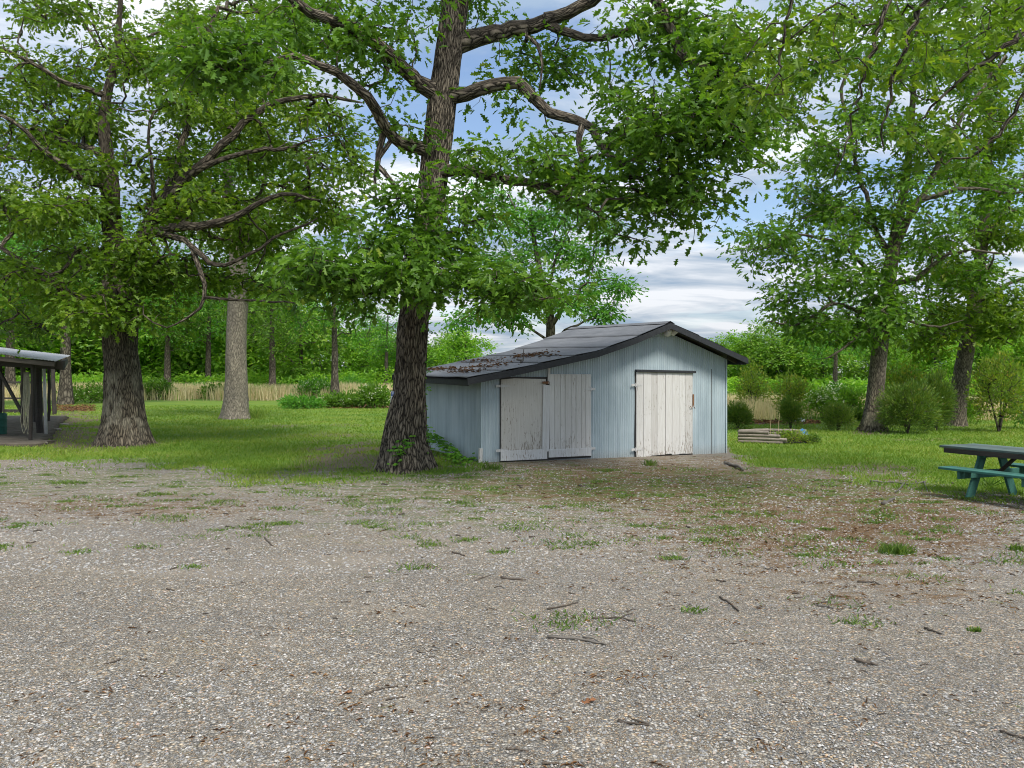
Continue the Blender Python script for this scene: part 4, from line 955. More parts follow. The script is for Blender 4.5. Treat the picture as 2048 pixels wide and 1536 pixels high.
# --- tall dry grass, lawn blades, weeds -----------------------------------------------------------
def blades(c, x, y, h, w, rng, lean=.35, rnd=None):
    n = len(x); z = ground_z(x, y); a = rng.random(n) * 6.283; l = rng.normal(size=(n, 2)) * lean
    b = np.stack([x, y, z], 1); s = np.stack([np.cos(a), np.sin(a), 0 * a], 1) * (w / 2)[:, None]
    t = b + np.stack([l[:, 0] * h, l[:, 1] * h, h], 1); m = b + (t - b) * .55 + np.stack([0 * h, 0 * h, .08 * h], 1)
    V = np.stack([b - s, b + s, m + s * .7, t, m - s * .7], 1).reshape(-1, 3)
    c.add(V, np.arange(n * 5).reshape(n, 5), rnd=rng.random(n) if rnd is None else rnd)
def field_grass():
    rng = np.random.default_rng(140)
    c = Chunks()
    n = 60000; px = -150 + 1080 * rng.random(n); d = 66 + 24 * rng.random(n); x = (px - 1024) / F * d
    k = fbm(x * .22, d * .22, 3); sel = k + .2 * rng.random(n) > .57; x, d, k = x[sel], d[sel], k[sel]; n = len(x)
    blades(c, x, d, (.7 + .7 * rng.random(n)) * (.6 + .8 * k), np.full(n, .05), rng, .16, np.clip(.25 + .45 * rng.random(n) + .5 * (rng.random(n) > .75), 0, 1))
    n = 26000; px = 1410 + 720 * rng.random(n); d = 33.5 + 16 * rng.random(n); x = (px - 1024) / F * d
    k = fbm(x * .5, d * .5, 3); sel = k + .2 * rng.random(n) > .50; x, d, k = x[sel], d[sel], k[sel]; n = len(x)
    blades(c, x, d, (.45 + .5 * rng.random(n)) * (.6 + .8 * k), np.full(n, .022), rng, .18, np.clip(.25 + .45 * rng.random(n) + .4 * (rng.random(n) > .85), 0, 1))
    tag(c.build('dry_grass', M['dry_grass']), 'tall straw-coloured grass standing between the lawn and the woods', 'grass', kind='stuff')
field_grass()
def lawn_blades():
    rng = np.random.default_rng(150); c = Chunks()
    n = 330000; px = -60 + 2170 * rng.random(n); py = 812 + 200 * rng.random(n) ** 1.15
    d = CAMH * F / (py - HZ); x = (px - 1024) / F * d
    lawn, bare, mulch, lit, dirt = masks(x, d)
    pr = lawn * (1 - .85 * bare) * (1 - mulch); sel = (rng.random(n) < pr * (.30 + 1.0 * fbm(x * 2.0, d * 2.0, 3))); x, d = x[sel], d[sel]
    dx = x - SA[0]; dy = d - SA[1]; s = dx * SU[0] + dy * SU[1]; w = dx * SVv[0] + dy * SVv[1]
    ins = (s > -.05) & (s < SW + .05) & (w > -.05) & (w < SD + .2); x, d = x[~ins], d[~ins]; n = len(x)
    tone = np.clip(.30 + .75 * (fbm(x * .5, d * .5, 3) - .35) + .35 * rng.random(n) + .3 * (rng.random(n) > .93), 0, 1)
    blades(c, x, d, (.022 + .04 * rng.random(n)) * (1 + .012 * d), .007 + .0007 * d, rng, .7, tone)
    tag(c.build('lawn_grass', M['grass']), 'short mown grass of the lawn round the shed and trees', 'grass', kind='stuff')
lawn_blades()
def weeds():
    rng = np.random.default_rng(160); c = Chunks()
    xs, ys, hs = [], [], []
    n = 2000; px = rng.random(n) * 2100 - 20; py = 938 + 330 * rng.random(n) ** 1.7
    pr = np.clip(.28 + .5 * np.exp(-((py - 1010) / 70) ** 2) + .35 * blob(px, py, 1450, 1060, 300, 60) + .3 * blob(px, py, 900, 1020, 200, 40) - .7 * blob(px, py, 500, 1180, 600, 70), .03, 1) * np.where(py > 1130, .35, 1)
    sel = rng.random(n) < pr * .30
    for a, b in zip(px[sel], py[sel]):
        g = at(a, b); m = int(rng.integers(40, 130)); r = .04 + .10 * rng.random() ** 1.5
        xs.append(g[0] + rng.normal(size=m) * r * 1.5); ys.append(g[1] + rng.normal(size=m) * r); hs.append((.012 + .028 * rng.random(m)) * (.6 + r * 4))
    x, y, h = map(np.concatenate, (xs, ys, hs))
    s = (x - SA[0]) * SU[0] + (y - SA[1]) * SU[1]; w = (x - SA[0]) * SVv[0] + (y - SA[1]) * SVv[1]
    k = ~((s > -.05) & (s < SW) & (w > -.06)); x, y, h = x[k], y[k], h[k]
    blades(c, x, y, h, .006 + .01 * rng.random(len(x)), rng, 1.0)
    tag(c.build('weeds', M['weed']), 'small green weeds scattered through the gravel', 'weeds', kind='stuff')
weeds()
def tuft(px, py, wpx, hpx, n, label, seed, mat='weed'):
    rng = np.random.default_rng(seed); g = at(px, py); s = g[1] / F; c = Chunks()
    x = g[0] + rng.normal(size=n) * wpx * s * .25; y = g[1] + rng.normal(size=n) * wpx * s * .2
    blades(c, x, y, hpx * s * (.5 + .6 * rng.random(n)), .008 + .006 * rng.random(n), rng, .6)
    o = c.build('grass_tuft', M[mat], origin=g); o.location = g; tag(o, label, 'grass tuft')
tuft(1790, 1106, 60, 22, 260, 'broad grass tuft on the gravel in front of the picnic table', 171)
tuft(1300, 931, 26, 14, 90, 'grass tuft in front of the right-hand shed door', 172)
tuft(1950, 1262, 20, 9, 60, 'small flat tuft on the gravel near the right edge', 173)
tuft(1978, 975, 24, 22, 60, 'upright tuft under the picnic table bench', 174)
tuft(512, 838, 30, 26, 160, 'tall grass tuft at the right foot of the pale grey oak', 175, 'grass')
tuft(2035, 1100, 30, 14, 90, 'grass tuft beside the right picture edge below the picnic table', 176)
tuft(985, 938, 44, 14, 140, 'patch of low weeds at the foot of the left-hand shed door', 177)
tuft(1945, 840, 36, 26, 160, 'bluish grass clump at the right foot of the leaning grey oak', 178, 'grass')

# --- pebbles and tassel litter --------------------------------------------------------------------
def pebbles():
    rng = np.random.default_rng(180); c = Chunks()
    n = 90000; d = 2.7 + 8.5 * rng.random(n) ** 1.25; x = (rng.random(n) - .5) * 1.42 * d * .95
    keep = rng.random(n) < .25 + 1.1 * fbm(x * 1.2, d * 1.2, 3) - .35 * (fbm(x * .4 + 3, d * .7, 3) > .56); x, d = x[keep], d[keep]; n = len(x)
    r = .003 + .006 * rng.random(n) ** 2.2
    O = np.array([[1, 0, 0], [.3, .95, 0], [-.8, .6, 0], [-.8, -.6, 0], [.3, -.95, 0], [.35, .25, .75], [-.4, .1, .7], [.05, -.45, .65]])
    Fc = np.array([[0, 1, 5], [1, 2, 6], [1, 6, 5], [2, 3, 6], [3, 4, 7], [3, 7, 6], [4, 0, 5], [4, 5, 7], [5, 6, 7]])
    V = O[None] * (.75 + .5 * rng.random((n, 8, 1))); a = rng.random(n) * 6.28; ca, sa = np.cos(a)[:, None], np.sin(a)[:, None]
    sx = (.8 + .7 * rng.random(n))[:, None]
    X = V[:, :, 0] * sx; Yv = V[:, :, 1]
    V = np.stack([X * ca - Yv * sa, X * sa + Yv * ca, V[:, :, 2] * .8 + .12], -1) * r[:, None, None]
    V += np.stack([x, d, ground_z(x, d) + .001], -1)[:, None, :]
    c.add(V.reshape(-1, 3), (np.arange(n)[:, None, None] * 8 + Fc[None]).reshape(-1, 3), rnd=np.repeat(rng.random(n), 9))
    n = 60000; d = 7 + 10 * rng.random(n); x = (rng.random(n) - .5) * 1.4 * d; k = 1 - masks(x, d)[0]; px_, py_ = to_px(x, d)
    sel = rng.random(n) < k * (.18 + .8 * fbm(x * 1.5 + 7, d * 1.5, 3) * (.35 + .65 * (blob(px_, py_, 1500, 1000, 700, 90) + blob(px_, py_, 750, 960, 350, 50)).clip(0, 1)))
    x, d = x[sel], d[sel]; s_ = (x - SA[0]) * SU[0] + (d - SA[1]) * SU[1]; w_ = (x - SA[0]) * SVv[0] + (d - SA[1]) * SVv[1]
    sel = ~((s_ > -.1) & (s_ < SW + .1) & (w_ > -.7)); x, d = x[sel], d[sel]; n = len(x)
    r = .005 + .012 * rng.random(n) ** 1.8; V = O[None] * (.75 + .5 * rng.random((n, 8, 1))); a = rng.random(n) * 6.28; ca, sa = np.cos(a)[:, None], np.sin(a)[:, None]
    X = V[:, :, 0] * (.8 + .7 * rng.random(n))[:, None]; Yv = V[:, :, 1]
    V = np.stack([X * ca - Yv * sa, X * sa + Yv * ca, V[:, :, 2] * .8 + .12], -1) * r[:, None, None] + np.stack([x, d, ground_z(x, d) + .001], -1)[:, None, :]
    c.add(V.reshape(-1, 3), (np.arange(n)[:, None, None] * 8 + Fc[None]).reshape(-1, 3), rnd=np.repeat(.25 + .55 * rng.random(n), 9))
    m, nt, b, out = material('gravel_stone'); a_ = attr(nt, 'rnd')
    rp = ramp(nt, a_.outputs['Fac'], [(0, (.11, .11, .112)), (.3, (.21, .21, .21)), (.55, (.30, .297, .29)), (.72, (.40, .39, .37)), (.80, (.34, .28, .21)), (.86, (.42, .41, .395)), (.95, (.50, .49, .475)), (1, (.36, .22, .16))])
    L(nt, rp.outputs[0], b.inputs['Base Color']); b.inputs['Roughness'].default_value = .85
    tag(c.build('gravel_stones', m), 'loose grey gravel stones over the yard', 'gravel', kind='stuff')
pebbles()
def tassels():
    rng = np.random.default_rng(190); c = Chunks()
    n = 11000; px = rng.random(n) * 2150 - 50; py = 915 + 640 * rng.random(n) ** 2.1
    d = CAMH * F / (py - HZ); x = (px - 1024) / F * d; *_, lit, dirt = masks(x, d)
    sel = rng.random(n) < .016 + lit * .8 - .35 * (py > 1250) * lit; cx, cy = x[sel], d[sel]
    m = rng.integers(2, 9, len(cx)); idx = np.repeat(np.arange(len(cx)), m)
    X = cx[idx] + rng.normal(size=len(idx)) * .045; Y = cy[idx] + rng.normal(size=len(idx)) * .03; Z = ground_z(X, Y) + .006 + .006 * rng.random(len(idx))
    D = rand_dir(rng, len(idx), -.05, .12)
    leaves(c, np.stack([X, Y, Z], 1), D, np.tile([[0, 0, 1.0]], (len(idx), 1)), .02 + .03 * rng.random(len(idx)), DIAM, rng, wid=.32)
    tag(c.build('tassel_litter', M['litter']), 'fallen red-brown oak tassels scattered over the gravel', 'litter', kind='stuff')
tassels()
def mulch_leaves():
    rng = np.random.default_rng(195); c = Chunks()
    for (pxa, pxb, pya, pyb, n) in ((585, 785, 808, 817, 900), (1480, 1640, 842, 849, 700), (105, 190, 810, 824, 700)):
        px = pxa + (pxb - pxa) * rng.random(n); py = pya + (pyb - pya) * rng.random(n); d = CAMH * F / (py - HZ); x = (px - 1024) / F * d
        leaves(c, np.stack([x, d, ground_z(x, d) + .02 + .05 * rng.random(n)], 1), rand_dir(rng, n, -.2, .5), rand_dir(rng, n, .2, 1), .13, OVAL, rng)
    tag(c.build('leaf_mulch', M['litter']), 'brown fallen leaves covering the beds at the lawn edge', 'leaf litter', kind='stuff')
mulch_leaves()

# ------------------------------------------------------------------ the shed
def shed():
    TILT = .024
    base = np.array([SA[0], SA[1], 0.0]); rz = math.atan2(SU[1], SU[0])
    root = empty('shed', base, 'low blue-grey corrugated metal shed with white doors and a dark uneven roof', 'shed', rz=rz)
    def on(px, py, w=-.02):
        """photo pixel -> (s, z) on the plane parallel to the front wall at depth w"""
        o = SA + SVv * w; t = (px - 1024) / F
        s = (t * o[1] - o[0]) / (SU[0] - t * SU[1]); d = o[1] + s * SU[1]
        return float(s), float(CAMH - (py - HZ) / F * d)
    prof_px = [(934, 756.5), (944, 754.5), (1030, 738), (1123, 718), (1195, 702), (1267, 677), (1341, 646), (1495, 717)]
    OV = .40
    prof = np.array([on(x, y, -OV) for x, y in prof_px])
    LEN = SD + 2 * OV - .05
    def roofz(s, w): return np.interp(s, prof[:, 0], prof[:, 1]) + TILT * (w + OV)
    def under(s): return roofz(s, 0) - .10
    rng = np.random.default_rng(200)
    def corr(ax, lo, hi, zt, name, per=.060, amp=.009, fixed=0.0, nrow=1):
        n = int((hi - lo) / per * 10); a = np.linspace(lo, hi, n); off = amp * np.sin(a / per * 2 * math.pi) + .012 * (fbm(a * .6, a * 0 + fixed, 2) - .5)
        zt_ = zt(a); rows = 5; c = Chunks(); V = []
        for k in range(rows):
            z = -.3 + (zt_ + .3) * k / (rows - 1); bow = .010 * math.sin(k * 1.9 + fixed) * np.sin(a * 2.1 + fixed * 3)
            V.append(np.stack([a, fixed + off + bow, z], 1) if ax == 'x' else np.stack([fixed + off + bow, a, z], 1))
        V = np.vstack(V); i = np.arange(rows - 1)[:, None] * n; j = np.arange(n - 1)[None, :]
        c.add(V, np.stack([i + j, i + j + 1, i + n + j + 1, i + n + j], -1).reshape(-1, 4))
        return c.build(name, M['siding'], root, True)
    corr('x', 0, SW, under, 'front_wall')
    corr('x', 0, SW, lambda s: under(s) + TILT * SD, 'back_wall', fixed=SD)
    corr('y', 0, SD, lambda w: 0 * w + under(0.02) + TILT * w, 'side_wall', per=.060, amp=.004)
    corr('y', 0, SD, lambda w: 0 * w + under(SW) + TILT * w, 'side_wall', fixed=SW)
    for s in (-.006, SW + .006):
        c = Chunks(); beam(c, (s, -.016, -.3), (s, -.016, float(under(np.clip(s, .02, SW)))), .035, .012, .002, up=(0, 1, 0)); c.build('corner_trim', M['siding'], root)
    c = Chunks(); sx, _ = on(1424, 800); beam(c, (sx, -.008, -.2), (sx, -.008, on(1424, 738)[1]), .012, .006, .001, up=(0, 1, 0)); c.build('sheet_seam', M['iron_and_gap_shade'], root)
    # broken corner post
    c = Chunks(); box(c, (-.05, -.04, .16), (.07, .06, .44), Matrix.Rotation(R(3), 3, 'Y'), .006); c.build('corner_post', M['white_planks'], root)
    # roof: rolled roofing in overlapping strips, each a little above the one below
    c = Chunks(); ws = np.linspace(-OV, LEN - OV, 46)
    cuts_l = np.linspace(prof[0, 0], prof[6, 0], 7); cuts_r = np.linspace(prof[7, 0], prof[6, 0], 4)
    for cuts, sg in ((cuts_l, 1), (cuts_r, -1)):
        for k in range(len(cuts) - 1):
            s0 = cuts[k] - sg * (.05 if k else .0); s1 = cuts[k + 1] + sg * .02
            ss = np.linspace(s0, s1, 8); S, W = np.meshgrid(ss, ws)
            lo = np.linspace(1, 0, 8)[None, :]
            S = S + lo ** 3 * sg * .05 * (fbm(W * 2.2 + k * 7, W * 0 + k, 3) - .5)
            Z = roofz(S, W) + .006 + .012 * lo * (.5 + 1.2 * fbm(W * 1.5 + 9 * k, S * 2, 2)) + .03 * (fbm(S * .8 + 3, W * .8, 2) - .5) + .002 * k
            V = np.stack([S, W, Z], -1).reshape(-1, 3); V2 = V - np.array([0, 0, .012])
            i = np.arange(len(ws) - 1)[:, None] * 8; j = np.arange(7)[None, :]; q = np.stack([i + j, i + j + 1, i + 9 + j, i + 8 + j], -1).reshape(-1, 4)
            n0 = len(V); rim = []
            e1 = np.arange(len(ws) - 1) * 8; rim.append(np.stack([e1, e1 + 8, e1 + 8 + n0, e1 + n0], -1))
            e2 = np.arange(7); rim.append(np.stack([e2, e2 + 1, e2 + 1 + n0, e2 + n0], -1))
            c.add(np.vstack([V, V2]), [q, q + n0] + rim, rnd=rng.random())
    # ridge cap
    rs, rz_ = prof[6]; S = np.array([-.13, 0, .13]); V = np.array([[rs + a, w, roofz(rs + a, w) + .032 + (.012 if a == 0 else 0)] for w in ws for a in S]); i = np.arange(len(ws) - 1)[:, None] * 3; j = np.arange(2)[None, :]
    c.add(V, np.stack([i + j, i + j + 1, i + 4 + j, i + 3 + j], -1).reshape(-1, 4), rnd=.4)
    roof = c.build('roof', M['roofing'], root, True)
    # deck under the roofing and rafter ends
    c = Chunks()
    for a, b_ in zip(range(0, 6), range(1, 7)):
        pass
    pr = prof
    for k in range(len(pr) - 1):
        (s0, z0), (s1, z1) = pr[k], pr[k + 1]
        for w0, w1 in ((-OV + .02, LEN - OV - .02),):
            V = [(s0, w0, z0 - .02), (s1, w0, z1 - .02), (s1, w1, z1 - .02 + TILT * LEN), (s0, w1, z0 - .02 + TILT * LEN)]; V += [(x, y, z - .02) for x, y, z in V]
            c.add(V, np.array([[0, 1, 2, 3], [7, 6, 5, 4], [0, 4, 5, 1], [2, 6, 7, 3]]))
    c.build('roof_deck', M['dark_wood'], root)
    # fascia boards along both rakes and eaves
    def rake(w, name):
        c = Chunks(); pp = [(s, z) for s, z in pr]
        for k in range(len(pp) - 1):
            (s0, z0), (s1, z1) = pp[k], pp[k + 1]; y0 = w
            dz = TILT * (w + OV)
            V = [(s0, y0 - .015, z0 - .004 + dz), (s1, y0 - .015, z1 - .004 + dz), (s1, y0 - .015, z1 - .125 + dz), (s0, y0 - .015, z0 - .125 + dz)]; V += [(x, y + .03, z) for x, y, z in V]
            c.add(V, np.array([[3, 2, 1, 0], [4, 5, 6, 7], [0, 1, 5, 4], [2, 3, 7, 6]] + ([[0, 4, 7, 3]] if k == 0 else []) + ([[1, 2, 6, 5]] if k == len(pp) - 2 else [])))
        c.build(name, M['black_trim'], root)
    rake(-OV - .016, 'rake_board'); rake(LEN - OV + .016, 'rake_board')
    for s, sg in ((pr[0, 0], 1), (pr[-1, 0], -1)):
        c = Chunks(); z = float(np.interp(s, pr[:, 0], pr[:, 1]))
        beam(c, (s + sg * .03, -OV + .01, z - .085), (s + sg * .03, LEN - OV - .01, z - .085 + TILT * LEN), .03, .12); c.build('eave_board', M['black_trim'], root)
    for w in np.arange(-.1, SD, .6):
        c = Chunks(); z = float(pr[-1, 1]) + TILT * w; beam(c, (pr[-1, 0] - .05, w, z - .07), (SW - .05, w, z - .07 + .37 * (pr[-1, 0] - SW)), .045, .09)
        c.build('rafter', M['dark_wood'], root); c = Chunks(); z = float(pr[0, 1]) + TILT * w; beam(c, (pr[0, 0] + .05, w, z - .075), (.08, w, z - .075 + .2 * (.1 - pr[0, 0])), .045, .08)
        c.build('rafter', M['dark_wood'], root)
    # ---- doors
    def dcorner(px0, py0, px1, py1, w=-.035):
        a = on(px0, py0, w); b = on(px1, py1, w); return a[0], b[0], b[1], a[1]
    def planks(c, s0, s1, zb, zt, n, w, th=.022, ragged=.02):
        ed = np.linspace(s0, s1, n + 1); ed[1:-1] += rng.normal(size=n - 1) * .012
        for k in range(n):
            z0 = zb + rng.random() * ragged; g = .004 + .004 * rng.random()
            box(c, ((ed[k] + ed[k + 1]) / 2, w + rng.normal() * .002, (z0 + zt) / 2), (ed[k + 1] - ed[k] - g, th, zt - z0), None, .004, rnd=rng.random())
    def hinge(par, px, py, ln, flip=1):
        s, z = on(px, py, -.055); c = Chunks()
        V = np.array([[0, 0, -.03], [0, 0, .03], [ln * flip, 0, .008], [ln * flip, 0, -.008]]) + np.array([s, -.058, z]); V = np.vstack([V, V + [0, .006, 0]])
        c.add(V, np.array([[0, 1, 2, 3], [7, 6, 5, 4], [0, 4, 5, 1], [1, 5, 6, 2], [2, 6, 7, 3], [3, 7, 4, 0]]))
        tube(c, [(s, -.06, z - .045), (s, -.06, z + .045)], .009, 8)
        box(c, (s - .06 * flip, -.056, z), (.10, .006, .05), None, .002)
        c.build('hinge', M['white_board'], par)
    # dark sheet on the wall behind each door, painting the shade of its edge gap
    def gap_shade(s0, s1, z0, z1):
        c = Chunks(); box(c, ((s0 + s1) / 2, -.014, (z0 + z1) / 2), (s1 - s0 + .035, .012, z1 - z0 + .03), None, 0); c.build('door_gap_shade', M['iron_and_gap_shade'], root)
    # right-hand single door
    s0, s1, zb, zt = dcorner(1272, 744, 1385, 909)
    gap_shade(s0, s1, zb - .02, zt)
    c = Chunks(); planks(c, s0, s1, zb, zt, 8, -.037, ragged=.05)
    d1 = c.build('door', M['white_planks'], root); d1['label'] = 'single plank door'
    hinge(d1, 1271, 770, .17); hinge(d1, 1271, 899, .17)
    c = Chunks(); s, z = on(1386, 800, -.05); box(c, (s + .005, -.055, z), (.045, .012, .26), None, .003); tube(c, [(s - .10, -.07, z - .13), (s - .09, -.085, z - .16), (s - .03, -.085, z - .15), (s + .03, -.07, z - .16), (s + .05, -.06, z - .2)], .008, 6)
    c.build('latch', M['rust'], d1)
    c = Chunks(); a = on(1272, 741.5, -.05); b = on(1390, 744, -.05); beam(c, (a[0] - .01, -.055, a[1]), (b[0], -.055, b[1]), .075, .055, .006); c.build('door_header', M['black_trim'], root)
    # left-hand double door
    s0, s1, zb, zt = dcorner(1002, 753, 1086, 905)
    sR0, sR1, zRb, zRt = dcorner(1100, 748, 1182, 899)
    gap_shade(s0, sR1, on(1050, 921)[1], zt - .02)
    c = Chunks(); bm = bmesh.new()
    q = [(s0, zb), (s1 + .06, zb), (s1 + .06, zt - .05), (s0 + .30, zt - .035), (s0, zt - .06)]
    for y in (-.046, -.024): pass
    V = [(x, -.046, z) for x, z in q] + [(x, -.024, z) for x, z in q]; n = len(q); bm.free()
    c.add(V, [np.arange(n)[None, :], (np.arange(n) + n)[::-1][None, :], np.array([[k, k + n, (k + 1) % n + n, (k + 1) % n] for k in range(n)])], rnd=.5)
    dl = c.build('door', M['white_plywood'], root); dl['label'] = 'peeling plywood door leaf'
    hinge(dl, 1002, 772, .20); hinge(dl, 1002, 901, .20)
    c = Chunks(); a = on(1094, 770, -.06); b = on(1091, 903, -.06); beam(c, (a[0] - .015, -.064, a[1]), (b[0] - .005, -.064, b[1]), .165, .025, .004, up=(0, 1, 0), rnd=.7); c.build('meeting_board', M['white_board'], dl)
    c = Chunks(); a = on(1001, 912, -.06); b = on(1094, 908, -.06); beam(c, (a[0], -.063, a[1]), (b[0], -.063, b[1]), .20, .026, .004, up=(0, 1, 0), rnd=.8); c.build('kick_board', M['white_board'], dl)
    c = Chunks(); s, z = on(1090, 765, -.08); box(c, (s, -.085, z), (.13, .01, .045), None, .003); box(c, (s + .05, -.093, z - .01), (.05, .014, .05), None, .004); tube(c, [(s + .05, -.10, z + .01), (s + .07, -.105, z + .03), (s + .09, -.10, z + .01), (s + .09, -.10, z - .03)], .007, 6)
    c.build('latch', M['rust'], dl)
    c = Chunks(); planks(c, sR0 - .02, sR1, zRb, zRt, 8, -.037, ragged=.01)
    dr = c.build('door', M['white_planks'], root); dr['label'] = 'plank door leaf of the double door'
    hinge(dr, 1182, 778, .17, -1); hinge(dr, 1182, 897, .17, -1)
    c = Chunks(); a = on(1097, 907, -.06); b = on(1182, 903.5, -.06); beam(c, (a[0], -.063, a[1]), (b[0], -.063, b[1]), .165, .026, .004, up=(0, 1, 0), rnd=.7); c.build('kick_board', M['white_board'], dr)
    c = Chunks(); a = on(1098, 733, -.05); b = on(1097, 768, -.05); beam(c, (a[0], -.052, a[1]), (b[0], -.052, b[1]), .05, .03, .004, up=(0, 1, 0)); c.build('door_post', M['white_board'], root)
    # twin floodlight in the gable
    s, z = on(1337, 661, -.1); c = Chunks(); bm = bmesh.new(); bmesh.ops.create_cone(bm, cap_ends=True, segments=20, radius1=.085, radius2=.07, depth=.06); bm_chunk(c, bm, Matrix.Translation((s, -.04, z)) @ Matrix.Rotation(R(90), 4, 'X'))
    lamp = c.build('floodlight', M['lamp_white'], root, False)
    for sx, tl in ((-.10, -25), (.10, 20)):
        c = Chunks(); bm = bmesh.new(); bmesh.ops.create_cone(bm, cap_ends=True, segments=18, radius1=.085, radius2=.05, depth=.19)
        bm_chunk(c, bm, Matrix.Translation((s + sx, -.22, z - .03 + .02 * (sx > 0))) @ Matrix.Rotation(R(tl), 4, 'Z') @ Matrix.Rotation(R(70), 4, 'X'))
        tube(c, [(s, -.05, z), (s + sx * .7, -.10, z)], .015, 8); c.build('lamp_head', M['lamp_white'], lamp, False)
    # leaf and twig litter on the roof
    c = Chunks(); lw = lambda s, w: (s, w, float(roofz(s, w)) + .035)
    n = 600; cl = [(.75, .9, .18, .35), (.25, 1.9, .12, .5), (1.75, 1.1, .12, .45), (-.05, .7, .1, .4), (1.95, 1.3, .2, .25), (.1, 2.6, .12, .4), (1.2, 2.2, .14, .45)]
    p = np.vstack([np.stack([a + rng.normal(size=n // 7) * sa, b + rng.normal(size=n // 7) * sb], 1) for a, b, sa, sb in cl]); p = p[(p[:, 0] > prof[0, 0]) & (p[:, 0] < 3.6) & (p[:, 1] > -OV) & (p[:, 1] < LEN - OV)]
    V = np.stack([p[:, 0], p[:, 1], roofz(p[:, 0], p[:, 1]) + .03 + .02 * rng.random(len(p))], 1)
    rot = np.array([[math.cos(rz), -math.sin(rz), 0], [math.sin(rz), math.cos(rz), 0], [0, 0, 1]])
    leaves(c, V @ rot.T + base, rand_dir(rng, len(V), -.1, .3), rand_dir(rng, len(V), .5, 1), .05 + .06 * rng.random(len(V)), DIAM, rng, .6 * rng.random(len(V)), wid=.6)
    o = c.build('roof_litter', M['litter'], origin=base); o.location = base
    tag(o, 'drifts of brown leaves and bits lying on the low side of the shed roof', 'leaf litter', kind='stuff')
    def roof_stick(pts, r, lab):
        q = np.array([lw(s, w) for s, w in pts]); q[1:, 2] += np.array([0] + [0] * (len(q) - 2)); q = q @ rot.T + base
        c = Chunks(); tube(c, q, np.linspace(r, r * .5, len(q)), 6); g = q[0]; o = c.build('fallen_stick', M['stick'], origin=g); o.location = g; tag(o, lab, 'stick')
    roof_stick([(1.05, .3), (1.25, .55), (1.3, .9), (1.5, 1.2)], .018, 'dark stick lying across the low slope of the shed roof')
    roof_stick([(.3, .4), (.5, .9), (.45, 1.4)], .012, 'thin stick on the shed roof close to the left eave')
    q = np.array([lw(1.28, .6), lw(1.31, .62)]); q[1, 2] += .22; q = q @ rot.T + base
    c = Chunks(); tube(c, q, [.013, .008], 6); o = c.build('fallen_stick', M['stick'], origin=q[0]); o.location = q[0]; tag(o, 'short stick standing upright out of the litter on the shed roof', 'stick')
shed()

# ------------------------------------------------------------------ picnic table
def picnic_table():
    # near left corner of the top and the direction of its long side, from the photo
    leg = at(1938, 996); d = leg[1]
    root = empty('picnic_table', (leg[0], leg[1], 0), 'green painted wooden picnic table with a worn grey top, cut by the right edge', 'table', rz=R(-68))
    # local x runs along the table (to the right), y away from the camera across it
    def part(name, f, mat, par=root, label=None):
        c = Chunks(); f(c); o = c.build(name, mat, par); 
        if label: o['label'] = label
        return o
    X0, X1 = -.56, 1.7; H = .70; W2 = .37
    rg = np.random.default_rng(5)
    # the foot of the first leg is the origin; the middle of the table lies at y = YM
    YM = .47
    def top(c):
        for k in range(5): y = YM + (k - 2) * .150; box(c, ((X0 + X1) / 2 + rg.normal() * .012, y, H), (X1 - X0 + .02 * rg.random(), .142, .036), None, .006, rnd=rg.random())
    part('tabletop', top, M['worn_top'])
    part('apron', lambda c: beam(c, (X0 + .06, YM - .36, H - .055), (X1 - .06, YM - .36, H - .055), .03, .07, .004), M['dark_wood'])
    for y in (YM - .64, YM + .64):
        part('bench', lambda c: [box(c, ((X0 + .3 + X1) / 2, y + q, .42), (X1 - X0 - .3, .135, .036), None, .006, rnd=rg.random()) for q in (-.072, .072)], M['green_wood'])
    for x in (.0, .95):
        part('leg', lambda c: beam(c, (x, 0, -.03), (x, YM - .16, H - .02), .14, .04, .005, up=(1, 0, 0)), M['green_wood'])
        part('leg', lambda c: beam(c, (x, 2 * YM, -.03), (x, YM + .16, H - .02), .14, .04, .005, up=(1, 0, 0)), M['green_wood'])
        part('bench_support', lambda c: beam(c, (x + .042, YM - .74, .345), (x + .042, YM + .74, .345), .04, .11, .005), M['green_wood'])
        part('top_support', lambda c: beam(c, (x + .042, YM - .34, H - .075), (x + .042, YM + .34, H - .075), .04, .10, .005), M['green_wood'])
    for x, x2 in ((.08, .44), (.90, .54)):
        part('brace', lambda c: beam(c, (x, YM, .33), (x2, YM, H - .03), .07, .035, .004), M['dark_wood'])
picnic_table()

